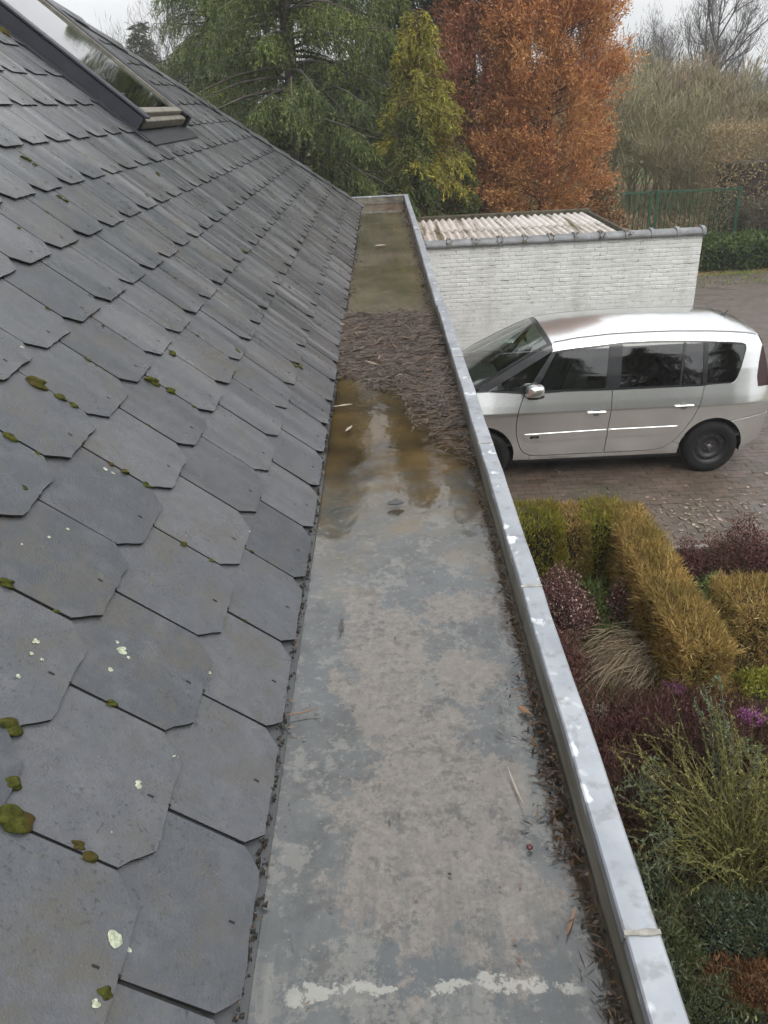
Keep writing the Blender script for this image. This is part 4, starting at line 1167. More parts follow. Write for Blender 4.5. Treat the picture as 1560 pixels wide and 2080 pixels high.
    # door mirror
    my = YC + side*1.035
    def ell_part(name, mat, z0, z1, cz):
        bm = bmesh.new(); bmesh.ops.create_uvsphere(bm, u_segments=20, v_segments=14, radius=1)
        for v in bm.verts:
            p = v.co; s = lambda q: math.copysign(abs(q)**.62, q)
            v.co = (1.70 + .105*s(p.x) + .02*p.z, my + side*.0 + .115*s(p.y), min(max(1.215 + .085*s(p.z) + .02*p.y*side, z0), z1))
        me = bpy.data.meshes.new(name); bm.to_mesh(me); bm.free(); me.polygons.foreach_set('use_smooth', [True]*len(me.polygons))
        return cpart(link(name, me, None, mat))
    mc = ell_part('mirror_cap', M_PAINT, 1.172, 1.40, 0); mb_ = ell_part('mirror_base', M_BLK, 1.05, 1.170, 0)
    m = MB(); m.tube((1.66, my - side*.06, 1.165), (1.66, YC + side*.855, 1.175), .035, .045, 8); cpart(m.build('mirror_arm', M_BLK))
# badge lettering on the near side
fc = bpy.data.curves.new('lettering', 'FONT'); fc.body = 'dCi'; fc.size = .036; fc.extrude = .0008; fc.align_x = 'LEFT'
fo = bpy.data.objects.new('lettering_tmp', fc); COL.objects.link(fo)
bpy.context.view_layer.update()
fm = bpy.data.meshes.new_from_object(fo.evaluated_get(bpy.context.evaluated_depsgraph_get())); bpy.data.objects.remove(fo)
lt = cpart(link('lettering', fm, None, M_CHR)); fm.name = 'lettering'
lt.matrix_parent_inverse = CI; lt.location = (1.722, YC - float(hw(1.75, .587)) - .0205, .575); lt.rotation_euler = (R(90), 0, 0); lt.scale = (1.0, .85, 1)

def grid_part(name, fn, us, ts, mat, smooth=True):
    V = np.array([[fn(u, t_) for t_ in ts] for u in us]).reshape(-1, 3); nu, nt = len(us), len(ts)
    F = [(i*nt+j, (i+1)*nt+j, (i+1)*nt+j+1, i*nt+j+1) for i in range(nu-1) for j in range(nt-1)]
    return cpart(npmesh(name, V, np.array(F), mat, None, smooth))
TS = np.linspace(-1, 1, 33)
def roof_fn(x, t_):
    z0 = float(zr(x)) - .002; wv = float(hw(x, z0)); fade = min(1, max(.25, (4.50-x)/.35)) if x > 4.15 else 1
    return (x + (.05*(1-t_*t_)*max(0, (x-4.1)/.3) if x > 4.1 else -.02*(1-t_*t_)*max(0, (2.1-x)/.15)), YC + t_*wv, z0 + .066*(1-abs(t_)**2.0)*fade)
grid_part('roof_panel', roof_fn, np.concatenate([np.linspace(1.95, 4.2, 46), np.linspace(4.23, 4.41, 8)]), TS, M_PAINT)
for s_ in (-1, 1):
    grid_part('roof_ditch', lambda x, t_: (x, YC + s_*(float(hw(x, float(zr(x))))*.955 + t_*.007), roof_fn(x, .955)[2] + .004), np.linspace(1.97, 4.38, 50), [-1, 1], M_BLK)
def edge_w(v):
    x = 1.0 + (1.945-1.0)*v; z = float(zr(x)) - .002; return x, float(hw(x, z)), z
def wind_fn(v, t_):
    x, wv, z = edge_w(v); cx_ = .74 + (1.925-.74)*v; cz = 1.135 + (1.735-1.135)*(v**.92)
    k = abs(t_)**2.2
    return (cx_*(1-k) + x*k, YC + t_*wv*.985, cz*(1-k) + z*k)
grid_part('windscreen', wind_fn, np.linspace(0.0, .955, 24), np.linspace(-.93, .93, 31), M_GW)
m_off = lambda f, d: (lambda v, t_: tuple(np.array(f(v, t_)) + np.array([-d*.6, 0, d])))
grid_part('windscreen_band', m_off(wind_fn, .001), np.linspace(.955, 1.0, 4), np.linspace(-1, 1, 31), M_TRIM)
for a_, b_ in ((-1, -.93), (.93, 1)):
    grid_part('windscreen_edge', m_off(wind_fn, .001), np.linspace(0, .955, 24), np.linspace(a_, b_, 4), M_TRIM)
grid_part('wiper_cowl', lambda v, t_: (.70 + .33*t_*t_ + v*.07 - .03, YC + t_*.86, 1.10 + .06*v + .045*t_*t_ + .012), np.linspace(0, 1, 3), TS, M_BLK)
def hood_fn(v, t_):
    x = .30 + v*(.42 + .28*t_*t_) + .10*t_*t_*(1-v)*1.6
    z = .80 + .32*v**.75 - .05*t_*t_ + .045*t_*t_*v*.2
    return (x, YC + t_*(float(hw(max(x, .4), .85))*.985), z)
grid_part('bonnet', hood_fn, np.linspace(0, 1, 16), TS, M_PAINT)
grid_part('front_bumper', lambda v, t_: (.20 + .24*abs(t_)**2.6 + .06*abs(v-.55), YC + t_*.86, .24 + .56*v), np.linspace(0, 1, 10), TS, M_PAINT)
grid_part('rear_face', lambda z, t_: (float(xr(z)) + .05*(1-t_**4), YC + t_*float(hw(xr(z), z))*.998, z), np.linspace(.29, 1.655, 24), TS, M_PAINT)
grid_part('rear_window', lambda z, t_: (float(xr(z)) + .05*(1-t_**4) + .005, YC + t_*float(hw(xr(z), z))*.86, z), np.linspace(1.12, 1.56, 8), TS, M_GD)
m = MB(); m.box(.45, 4.25, YC-.80, YC+.80, .20, .30); m.box(1.55, 3.5, YC-.84, YC+.84, .24, .30); cpart(m.build('underbody', M_BLK))
m = MB(); m.box(1.0, 4.4, YC-.80, YC+.80, .44, .47); cpart(m.build('cabin_floor', M_SEAT))
m = MB(); m.prism([(.80, YC-.80, 1.06), (1.45, YC-.80, 1.03), (1.50, YC-.80, .80), (.85, YC-.80, .6)], (0, 1.6, 0)); cpart(m.build('dashboard', M_DASH, None, bevel=.02))
m = MB(); m.prism([(1.02, YC-.78, 1.085), (1.30, YC-.78, 1.052), (1.36, YC-.30, 1.060), (1.10, YC-.20, 1.09)], (0, 0, .012)); cpart(m.build('dash_paper', M_PAPER))
def seat(x, y, w2):
    m = MB(); m.box(x-.05, x+.48, y-w2, y+w2, .55, .72); m.prism([(x+.38, y-w2, .70), (x+.52, y-w2, .70), (x+.72, y-w2, 1.28), (x+.60, y-w2, 1.30)], (0, 2*w2, 0))
    o = cpart(m.build('seat', M_SEAT, None, bevel=.03))
    m = MB(); m.box(x+.64, x+.74, y-.13, y+.13, 1.33, 1.50); m.tube((x+.67, y, 1.25), (x+.69, y, 1.36), .012); m.build('head_restraint', M_SEAT, o, bevel=.02)
for sx, sy in ((1.72, YC-.42), (1.72, YC+.42), (2.75, YC-.50), (2.75, YC), (2.75, YC+.50)): seat(sx, sy, .23)
m = MB(); m.tube((1.52, YC-.42, .98), (1.53, YC-.42, .985), .18, n=24); cpart(m.build('steering_wheel', M_BLK))
m = MB(); m.box(1.72, 1.75, YC-.12, YC+.12, 1.56, 1.62); cpart(m.build('interior_mirror', M_BLK, None, bevel=.01))
m = MB(); m.tube((4.235, YC+.02, 1.735), (4.285, YC+.02, 1.80), .010, .006); m.tube((4.22, YC+.02, 1.735), (4.25, YC+.02, 1.742), .03, .02); cpart(m.build('antenna', M_BLK))
# wheels
def wheel(x, side):
    rt, wd = .332, .20; c0 = YC + side*(.905 - wd/2)
    m = MB(); prof = [(.205, -.088), (.222, -.098), (.262, -.103), (.300, -.098), (.322, -.082), (rt, -.062), (rt, .062), (.322, .082), (.300, .098), (.262, .103), (.222, .098), (.205, .088)]
    m.lathe(prof, 56, 'y', (x, c0, rt))
    root = cpart(m.build('wheel', M_RUB, None, smooth=True))
    f = side
    m = MB()
    rp = [(.205, -.085), (.212, .078), (.222, .092), (.216, .096), (.205, .086), (.196, .060), (.185, .046), (.172, .050), (.150, .060), (.128, .058), (.112, .040), (.075, .034), (.055, .040), (.040, .040), (.034, .034), (.0, .034)]
    m.lathe([(r_, f*h) for r_, h in rp], 48, 'y', (x, c0, rt)); m.build('rim', M_STEEL, root, smooth=True)
    for k in range(12):
        a = 2*math.pi*k/12 + .2; px_, pz_ = x + .162*math.cos(a), rt + .162*math.sin(a)
        m = MB(); m.tube((px_, c0 + f*.040, pz_), (px_, c0 + f*.0585, pz_), .0145, n=10); m.build('rim_hole', M_UNDER, root)
    for k in range(5):
        a = 2*math.pi*k/5; px_, pz_ = x + .056*math.cos(a), rt + .056*math.sin(a)
        m = MB(); m.tube((px_, c0 + f*.035, pz_), (px_, c0 + f*.052, pz_), .011, .009, 6); m.build('wheel_bolt', M_HUB, root)
    m = MB(); m.lathe([(.034, f*.030), (.034, f*.052), (.026, f*.060), (0, f*.062)], 20, 'y', (x, c0, rt)); m.build('hub_cap', M_HUB, root, smooth=True)
    m = MB(); A = FA if x < 2 else RA
    vs = []
    q = arc((A[0], A[1], A[2]+.01, A[3]+.01), -10, 190, 24)
    for (ax_, az_) in q: vs += [(ax_, YC+side*.60, az_), (ax_, YC+side*(float(hw(ax_, az_))-.012), az_)]
    m.add(vs, [(2*i, 2*i+1, 2*i+3, 2*i+2) for i in range(len(q)-1)])
    m.add([(A[0]-.42, YC+side*.60, .25), (A[0]+.42, YC+side*.60, .25), (A[0]+.42, YC+side*.60, .78), (A[0]-.42, YC+side*.60, .78)], [(0, 1, 2, 3)])
    cpart(m.build('arch_liner', M_UNDER, None, fix=False))
for side in (-1, 1):
    wheel(1.115, side); wheel(3.937, side)

# ================================================================== VEGETATION: generators
def conifer_parts(H, Rm, z0, seed, step=.28, per=6, a1=.10, a2=-.35, sdens=9, sec=.5, hang=1.0, lat=.6, out=.35, m=11, sl=(.08, .13), sw=(.018, .028), shape='cone', spread=.55, ntop=1.0, skip=0.0):
    rr = np.random.default_rng(seed)
    B0, D0, LN = [], [], []; P0, P1, R0, R1 = [], [], [], []
    z = z0
    while z < H*.985:
        q = z/H
        if shape == 'cone': sh = (1-q)**.75
        else: sh = min(1.0, (1-q)*2.0)**.65*(.72 + .28*min(1, q/.3))
        nb = per + rr.integers(-1, 2)
        for k in range(nb):
            if rr.random() < skip: continue
            az = rr.uniform(0, 2*np.pi); L = Rm*sh*rr.uniform(.72, 1.12) + .12
            ns = int(L*sdens) + 3; t = np.linspace(.12, 1, ns) + rr.normal(0, .01, ns)
            o = np.array([math.cos(az), math.sin(az), 0]); l = np.array([-o[1], o[0], 0])
            zz = z + rr.uniform(-.1, .1)
            b1, b2 = a1 + rr.normal(0, .07), a2 + rr.normal(0, .07)
            pts = o[None]*(L*t)[:, None]; pts[:, 2] = zz + L*(b1*t + b2*t*t)
            g = np.linspace(0, 1, 5); gp = o[None]*(L*g)[:, None]; gp[:, 2] = zz + L*(b1*g + b2*g*g)
            for i in range(4):
                P0.append(gp[i]); P1.append(gp[i+1]); r_ = .012 + .011*L
                R0.append(r_*(1-g[i]*.85)); R1.append(r_*(1-g[i+1]*.85))
            for s in (-1, 1):
                d = o[None]*out*rr.uniform(.4, 1.4, (ns, 1)) + l[None]*s*lat*rr.uniform(.3, 1.3, (ns, 1)); d = d + np.array([[0, 0, -1.0]])*hang*rr.uniform(.35, 1.2, (ns, 1)) + rr.normal(0, .15, (ns, 3))
                B0.append(pts); D0.append(unit(d)); LN.append(sec*rr.uniform(.45, 1.15, ns)*(1-.35*t))
        z += step*rr.uniform(.8, 1.2)
    B0 = np.concatenate(B0); D0 = np.concatenate(D0); LN = np.concatenate(LN); n = len(B0)
    u = np.linspace(.03, 1, m)[None, :] + rr.normal(0, .03, (n, m))
    C = B0[:, None] + D0[:, None]*(LN[:, None]*u)[..., None]; C[..., 2] -= .18*LN[:, None]*u*u*np.sign(hang)
    dd = unit(D0[:, None] + rr.normal(0, spread, (n, m, 3)))
    C = C.reshape(-1, 3); dd = dd.reshape(-1, 3); N = len(C)
    fol = leaf_verts(C, dd, rr.uniform(*sl, N), rr.uniform(*sw, N), rr)
    br = tube_verts(P0, P1, R0, R1, 4)
    return fol, br
M_BARK = plain('bark_grey', (.085, .070, .058), .9, var=.4, scale=5, bump=.8)
M_BARKR = plain('bark_red', (.095, .045, .030), .9, var=.4, scale=5, bump=.8)
M_TWIG = plain('twig_dark', (.045, .036, .028), .9, var=.4, scale=8)
def trunk(parent, H, r, mat, lean=0.0, seed=0):
    rr = np.random.default_rng(seed); m = MB(); k = 8; p = np.array([0, 0, -.1]); 
    for i in range(k):
        q = np.array([lean*(i+1)/k*H + rr.normal(0, .02), rr.normal(0, .02), H*(i+1)/k*.97])
        m.tube(p, q, r*(1-i/k*.93)*(1.25 if i == 0 else 1), r*(1-(i+1)/k*.93), 10, caps=False); p = q
    return m.build('trunk', mat, parent, smooth=True, fix=False)
def conifer(name, label, loc, H, Rm, z0, matf, matb, seed, r=.2, group=None, **kw):
    root = tag(empty(name, loc), label, 'tree', group)
    fol, br = conifer_parts(H, Rm, z0, seed, **kw)
    trunk(root, H, r, matb, 0, seed)
    npmesh('branches', br[0], br[1], matb, root)['kind'] = 'stuff'
    npmesh('crown', fol[0], fol[1], matf, root)
    return root

M_SPR = foliage('spruce_needles', [(.030, .045, .016), (.10, .135, .034), (.27, .31, .085)], .55, (.050, .068, .040), .8)
M_SPRF = foliage('spruce_needles_far', [(.030, .042, .028), (.055, .070, .045), (.085, .10, .062)], .6)
M_YEL = foliage('golden_conifer', [(.12, .118, .020), (.29, .26, .040), (.52, .45, .075)], .55, (.16, .16, .035), 1.5)
M_GRN = foliage('green_conifer', [(.035, .055, .018), (.075, .110, .030), (.13, .165, .048)], .55, (.10, .10, .025), 1.3)
M_RUST = foliage('dead_conifer_rust', [(.19, .070, .032), (.47, .190, .075), (.68, .37, .15)], .7, (.52, .29, .11), .9)
M_RUST2 = foliage('dead_conifer_dull', [(.19, .080, .050), (.37, .155, .095), (.50, .24, .14)], .7, (.46, .22, .08), .8)

sp = conifer('spruce_tree', 'big dark green spruce with drooping branches behind the roof corner', (-1.75, 18.4, 0), 12.4, 3.3, .6, M_SPR, M_BARK, 21, .24, step=.27, per=8, sec=.70, hang=1.25, sdens=12, m=25, a2=-.28, lat=.5, sl=(.05, .11), sw=(.011, .021), spread=.48)
c = copy_tree(sp); c.location = (-4.6, 25.5, 0); c.scale = (.95, .95, .92); c.rotation_euler = (0, 0, 2.1)
tag(c, 'dull green spruce standing behind and left of the big spruce', 'tree')
c = copy_tree(sp); c.location = (.75, 22.6, 0); c.scale = (.9, .9, 1.12); c.rotation_euler = (0, 0, 4.0)
tag(c, 'dark spruce rising directly behind the golden conifer', 'tree')
conifer('spruce_tree', 'tall spruce with bare grey trunk rising behind the golden conifer', (2.45, 23.2, 0), 15, 3.3, 6.3, M_SPRF, M_BARK, 5, .24, step=.32, per=7, sdens=8, m=18, sec=.60, hang=1.1, sl=(.06, .12), sw=(.016, .028))
conifer('golden_conifer', 'yellow green conifer with drooping golden sprays between spruce and rust tree', (.85, 17.6, 0), 5.9, .95, 3.0, M_YEL, M_BARKR, 31, .11, step=.2, per=6, sec=.42, hang=.9, lat=.5, sdens=11, m=18, sl=(.05, .10), sw=(.014, .026), shape='col', a1=.25, a2=-.45)
conifer('green_conifer', 'fresh green conifer with hanging sprays below the golden one', (.60, 17.1, 0), 4.3, 1.0, .3, M_GRN, M_BARKR, 32, .10, step=.2, per=7, sec=.42, hang=1.0, lat=.5, sdens=10, m=18, sl=(.05, .10), sw=(.014, .024), a1=.25, a2=-.5)
conifer('green_conifer', 'small green conifer growing against the left foot of the rust tree', (1.75, 18.3, 0), 3.5, .62, .4, M_GRN, M_BARKR, 33, .07, step=.2, per=6, sec=.36, hang=.9, lat=.5, sdens=10, m=18, sl=(.05, .10), sw=(.014, .024), a1=.2, a2=-.4)
def plume_tree(name, label, loc, H, Rm, z0, matf, matb, seed, r, nlobe, per, sl, sw):
    """dense feathery crown made of many small upright plumes"""
    rr = np.random.default_rng(seed); root = tag(empty(name, loc), label, 'tree'); trunk(root, H, r, matb, 0, seed)
    q = rr.uniform(0, 1, nlobe)**.9; z = z0 + (H-z0)*q; az = rr.uniform(0, 2*np.pi, nlobe)
    sh = np.minimum(1, (1-q)*2.1)**.6*(.80 + .20*np.minimum(1, q/.25)); lob = 1 + .14*np.sin(az*3 + z*1.7) + .10*np.sin(az*5 - z*2.6)
    rad = Rm*sh*lob*rr.uniform(.25, 1, nlobe)**.45
    C = np.stack([np.cos(az)*rad, np.sin(az)*rad, z], -1); o = np.stack([np.cos(az), np.sin(az), 0*az], -1)
    ax = unit(o*rr.uniform(.25, .8, (nlobe, 1)) + np.array([[0, 0, 1.0]])*rr.uniform(.3, .9, (nlobe, 1)) + rr.normal(0, .2, (nlobe, 3)))
    ln = rr.uniform(.35, .75, nlobe)
    u = rr.uniform(0, 1, (nlobe, per)); wd = (.05 + .17*np.sin(np.pi*np.clip(u*.92+.04, 0, 1)))
    P = C[:, None] + ax[:, None]*(u*ln[:, None])[..., None] + rr.normal(0, 1, (nlobe, per, 3))*wd[..., None]*.62
    D = unit(ax[:, None] + rr.normal(0, .55, (nlobe, per, 3)))
    P = P.reshape(-1, 3); D = D.reshape(-1, 3); N = len(P)
    V, F = leaf_verts(P, D, rr.uniform(*sl, N), rr.uniform(*sw, N), rr)
    st = np.stack([0*az, 0*az, z - rad*.35], -1)
    b = tube_verts(st[::4], C[::4], (.006 + .008*rad)[::4], np.full(len(rad[::4]), .004), 4)
    npmesh('branches', b[0], b[1], matb, root)['kind'] = 'stuff'; npmesh('crown', V, F, matf, root)
    return root
plume_tree('rust_conifer', 'broad dead conifer with dense rust orange foliage behind the shed', (3.98, 20.2, 0), 8.4, 1.28, 1.0, M_RUST, M_BARKR, 41, .17, 900, 170, (.05, .12), (.018, .036))
plume_tree('rust_conifer', 'narrower dull brown dead conifer left of and behind the rust orange one', (2.60, 21.2, 0), 7.6, .95, 1.3, M_RUST2, M_BARKR, 42, .15, 520, 140, (.05, .12), (.018, .036))
conifer('conifer_far', 'small dark conifer far off beyond the skylight', (-10.4, 40, 0), 8.1, 2.0, .5, M_SPRF, M_BARK, 51, .14, step=.3, per=6, sec=.45, hang=.2, lat=.7, sdens=7, m=8, sl=(.12, .2), sw=(.04, .07))

# ---- bare trees
def bare_parts(H, seed, nst=1, levels=5, r0=.2, spread=.55, kids=(3, 5), up=.25, lenf=.62, first=.34, twigs=0, tw_w=.012, basew=0.0):
    rr = np.random.default_rng(seed); P0, P1, R0, R1 = [], [], [], []; tips = []
    def grow(p, d, L, r, lev):
        k = 3; q = p
        pts = [p]
        for i in range(k):
            d = d + rr.normal(0, .09, 3) + np.array([0, 0, up*.12]); d = d/np.linalg.norm(d)
            q2 = q + d*L/k
            P0.append(q); P1.append(q2); R0.append(r*(1-.5*i/k)); R1.append(r*(1-.5*(i+1)/k)); q = q2; pts.append(q)
        if lev == 0: tips.append((q, d)); return
        n = rr.integers(kids[0], kids[1]+1)
        for j in range(n):
            f = rr.uniform(.35, 1.0) if j else 1.0; i = min(k-1, int(f*k)); b = pts[i] + (pts[i+1]-pts[i])*(f*k-i) if f < 1 else q
            nd = d + rr.normal(0, spread, 3) + np.array([0, 0, up]); nd /= np.linalg.norm(nd)
            grow(b, nd, L*lenf*rr.uniform(.75, 1.2), r*.52*rr.uniform(.8, 1.15), lev-1)
    for s in range(nst):
        d = np.array([rr.normal(0, .22*(nst > 1)), rr.normal(0, .22*(nst > 1)), 1.0]); d /= np.linalg.norm(d)
        grow(np.array([rr.normal(0, basew), rr.normal(0, basew), -.1]), d, H*first*rr.uniform(.8, 1.1), r0*rr.uniform(.7, 1), levels)
    parts = tube_verts(P0, P1, R0, R1, 4)
    tw = None
    if twigs:
        T = np.array([a for a, b in tips]); D = np.array([b for a, b in tips]); ii = rr.integers(0, len(T), twigs)
        c = T[ii] + rr.normal(0, .16, (twigs, 3)); dd = unit(D[ii] + rr.normal(0, .45, (twigs, 3)) + np.array([0, 0, .3]))
        tw = leaf_verts(c, dd, rr.uniform(.18, .45, twigs), np.full(twigs, tw_w), rr)
    return parts, tw
M_BARE = plain('bare_wood_grey', (.085, .078, .072), .9, var=.3)
M_BIRCH = plain('birch_twigs', (.12, .105, .095), .9, var=.3)
def bare_tree(name, label, loc, H, seed, mat=M_BARE, cat='tree', **kw):
    root = tag(empty(name, loc), label, cat)
    b, tw = bare_parts(H, seed, **kw)
    npmesh('trunk', b[0], b[1], mat, root)
    if tw is not None: npmesh('crown', tw[0], tw[1], mat, root)
    return root
bare_tree('bare_tree', 'tall leafless tree with wide fan of branches above the thicket', (15.8, 44, 0), 15, 61, levels=5, r0=.20, twigs=9000, first=.22, spread=.42, up=.30, kids=(4, 5), lenf=.66)
bare_tree('bare_tree', 'leafless tree with leaning limbs at the far right edge', (20.3, 42, 0), 13, 62, levels=5, r0=.17, twigs=8000, first=.22, spread=.5, kids=(4, 5), lenf=.66)
bare_tree('bare_tree', 'slender leafless tree just right of the rust conifer top', (10.2, 40, 0), 9.5, 63, levels=5, r0=.12, twigs=6000, first=.25, spread=.42, up=.35, kids=(4, 4), lenf=.66)
bare_tree('bare_tree', 'leafless tree behind the fan shaped one, thinner and greyer', (17.9, 52, 0), 14, 64, levels=5, r0=.16, twigs=7000, first=.22, spread=.45, kids=(4, 5), lenf=.66)
bare_tree('bare_tree', 'big leafless tree spreading over the right end of the thicket', (19.5, 36, 0), 13, 66, levels=5, r0=.19, twigs=8000, first=.2, spread=.48, kids=(4, 5), lenf=.66)
bare_tree('bare_birch', 'pale leafless birch left of the big spruce', (-6.4, 27, 0), 11, 65, M_BIRCH, levels=5, r0=.10, twigs=3500, first=.34, spread=.42, up=.35, tw_w=.010)

# ---- olive thicket beyond the fence
M_THK = foliage('thicket_twigs', [(.14, .135, .070), (.22, .21, .105), (.27, .225, .145)], .9, (.21, .155, .105), .35, trans=0)
TH_L = ['rounded olive green leafless bush behind the fence gate', 'brown tinged leafless bush left in the thicket beside the rust tree', 'tall olive leafless bush in the middle of the thicket', 'mossy leafless bush behind the thick fence post', 'brownish leafless bush in front of the tall bare tree', 'wide olive bush at the right end of the thicket', 'grey green leafless bush deep in the thicket', 'pinkish twiggy bush topping the thicket below the bare trees', 'low olive bush at the foot of the thicket', 'leafless bush fading behind the copper hedge', 'far olive bush at the right edge of the picture', 'leafless bush between the thicket and the copper hedge']
THP = [(9.6, 31, 5.6), (7.9, 33, 5.6), (11.6, 33.5, 6.2), (10.4, 28.8, 4.3), (14.2, 36, 6.2), (15.8, 32.5, 5.6), (12.6, 38, 6.8), (11.0, 42, 7.6), (12.4, 29.5, 3.2), (17.2, 36, 5.0), (19.2, 33, 4.6), (13.6, 30.0, 4.2)]
meshes = []
for v in range(3):
    b, tw = bare_parts(5.0, 70+v, nst=13, levels=3, r0=.032, spread=.45, kids=(3, 4), up=.3, lenf=.6, first=.38, twigs=9000, tw_w=.022, basew=.55)
    meshes.append((b, tw))
mm = []
for k, ((x, y, h), lab) in enumerate(zip(THP, TH_L)):
    root = tag(empty('thicket_bush', (x, y, 0), k*1.3), lab, 'bush', 'bushes in the olive thicket')
    root.scale = (h/5*1.05, h/5*1.05, h/5)
    if k < 3:
        a = npmesh('stems', *meshes[k][0], M_THK, root); b = npmesh('twigs', *meshes[k][1], M_THK, root); mm.append((a, b))
    else:
        for src in mm[k % 3]:
            o = src.copy(); COL.objects.link(o); o.parent = root
# far belt of leafless woodland that reads as one mass
rr = np.random.default_rng(9)
n = 60000; x = rr.uniform(-70, 110, n); y = rr.uniform(66, 95, n); top = 5.0 + 1.6*np.sin(x*.11) + 1.1*np.sin(x*.31+1) + rr.normal(0, .6, n)
z = rr.uniform(0, 1, n)**.8*np.clip(top, 2, 12)
V, F = leaf_verts(np.stack([x, y, z], -1), unit(rr.normal(0, .45, (n, 3)) + [0, 0, 1]), rr.uniform(.6, 1.5, n), rr.uniform(.05, .12, n), rr)
M_FARW = foliage('far_wood_twigs', [(.060, .058, .045), (.085, .080, .062), (.10, .088, .075)], .95, (.06, .07, .04), .12, trans=0)
tag(npmesh('far_woods', V, F, M_FARW), 'hazy belt of leafless woodland far behind the garden', 'woods', kind='stuff')

# ---- leafy masses built from small leaves
def mass(name, label, cat, loc, sampler, n, seed, mat, L, W, upb=.6, outb=.5, rnd=.5, core=None, group=None, part='foliage', stems=None):
    rr = np.random.default_rng(seed); P, N = sampler(n, rr)
    d = unit(N*outb + np.array([[0, 0, upb]]) + rr.normal(0, rnd, (len(P), 3)))
    Ls = rr.uniform(*L, len(P)); far_ = rr.random(len(P)) < .025; Ls[far_] *= 1.9
    V, F = leaf_verts(P, d, Ls, rr.uniform(*W, len(P)), rr)
    root = tag(empty(name, loc), label, cat, group)
    npmesh(part, V, F, mat, root)
    if core is not None: core(root)
    if stems is not None: stems(root)
    return root
def s_box(sx, sy, sz, depth=.10, bulge=.06):
    def f(n, rr):
        fa = np.array([sx*sy, sx*sz, sx*sz, sy*sz, sy*sz]); pick = rr.choice(5, n, p=fa/fa.sum())
        u, v = rr.uniform(-.5, .5, n), rr.uniform(-.5, .5, n); dp = np.abs(rr.normal(0, depth, n)) - .02
        P = np.zeros((n, 3)); N = np.zeros((n, 3))
        P[:, 0] = u*sx; P[:, 1] = v*sy; P[:, 2] = sz
        a = pick == 0; N[a] = (0, 0, 1)
        for q, sg in ((1, -1), (2, 1)):
            a = pick == q; P[a, 1] = sg*sy/2; P[a, 2] = (v[a]+.5)*sz; N[a] = (0, sg, 0)
        for q, sg in ((3, -1), (4, 1)):
            a = pick == q; P[a, 0] = sg*sx/2; P[a, 1] = u[a]*sy; P[a, 2] = (v[a]+.5)*sz; N[a] = (sg, 0, 0)
        w = bulge*(np.sin(P[:, 0]*5.3)*np.cos(P[:, 1]*4.7+P[:, 2]*6)+.5*np.sin(P[:, 0]*13+P[:, 1]*11))
        # rounded top edges
        ex = np.clip(np.abs(P[:, 0])-(sx/2-.12), 0, .2)/.12; ey = np.clip(np.abs(P[:, 1])-(sy/2-.12), 0, .2)/.12
        P[:, 2] -= np.where(pick == 0, .07*(ex**2+ey**2), 0)
        return P - N*dp[:, None] + N*w[:, None]*.6, N
    return f
def s_dome(rx, ry, h, fill=.45):
    def f(n, rr):
        d = unit(rr.normal(size=(n, 3))); d[:, 2] = np.abs(d[:, 2]); k = rr.uniform(fill, 1, n)**.7
        lump = 1 + .16*np.sin(d[:, 0]*6+1)*np.sin(d[:, 1]*7) + .1*np.sin(d[:, 2]*9+d[:, 0]*5)
        return d*(k*lump)[:, None]*np.array([[rx, ry, h]]), d
    return f
def core_box(sx, sy, sz, mat, name='stems'):  # solid dark filler box inside the foliage, blocks see-through; no separate stems
    def f(root):
        m = MB(); m.box(-sx/2+.07, sx/2-.07, -sy/2+.07, sy/2-.07, 0, sz-.08); m.build(name, mat, root, bevel=.03)
    return f
def core_dome(rx, ry, h, mat, name='stems'):  # lumpy dark filler inside the bush, blocks see-through; no separate stems
    def f(root):
        me = blob(1.0, 1.0, 1.0, 5, 2, .1); me.transform(Matrix.Diagonal((rx*.62, ry*.62, h*.66, 1))); link(name, me, root, mat)
    return f
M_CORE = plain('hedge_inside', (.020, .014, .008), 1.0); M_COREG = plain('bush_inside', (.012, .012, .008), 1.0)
M_HG = foliage('hedge_golden', [(.17, .108, .030), (.36, .240, .070), (.54, .40, .155)], .7, (.20, .16, .045), 3.0)
M_HO = foliage('hedge_olive', [(.10, .105, .014), (.20, .205, .024), (.31, .31, .042)], .7, (.20, .15, .035), 2.6)
M_MAR = foliage('maroon_twigs', [(.045, .018, .018), (.105, .042, .040), (.19, .095, .080)], .8, (.115, .070, .045), 3.0, trans=.1)
M_MARP = foliage('maroon_pale_buds', [(.050, .020, .020), (.075, .030, .030), (.11, .050, .045), (.15, .075, .065), (.48, .36, .31)], .8, trans=.1)
M_LEAF = foliage('herb_green', [(.045, .070, .018), (.095, .145, .035), (.16, .21, .055)], .5)
M_BOX = foliage('box_leaves', [(.05, .085, .025), (.095, .155, .045), (.15, .22, .075)], .35)
M_JUN = foliage('juniper_bluegreen', [(.040, .060, .034), (.090, .125, .076), (.165, .21, .135)], .6, (.10, .11, .036), 4.0)
M_ROS = foliage('grey_green_leaves', [(.085, .11, .058), (.16, .195, .11), (.26, .29, .18)], .6)
M_BROOM = foliage('broom_green', [(.075, .078, .024), (.16, .160, .050), (.29, .275, .095)], .6)
M_YGR = foliage('yellow_groundcover', [(.12, .14, .015), (.20, .21, .025), (.28, .27, .04)], .6)
M_DRY = foliage('dry_grass', [(.14, .105, .065), (.30, .235, .155), (.55, .46, .33)], .8, trans=.1)
M_COP = foliage('copper_beech_leaves', [(.10, .050, .020), (.20, .105, .040), (.36, .22, .10)], .6)
M_COPT = foliage('copper_thin', [(.17, .145, .080), (.27, .22, .125), (.40, .28, .15)], .8)
M_IVY = foliage('groundcover_green', [(.025, .045, .014), (.060, .100, .026), (.115, .165, .048)], .5)
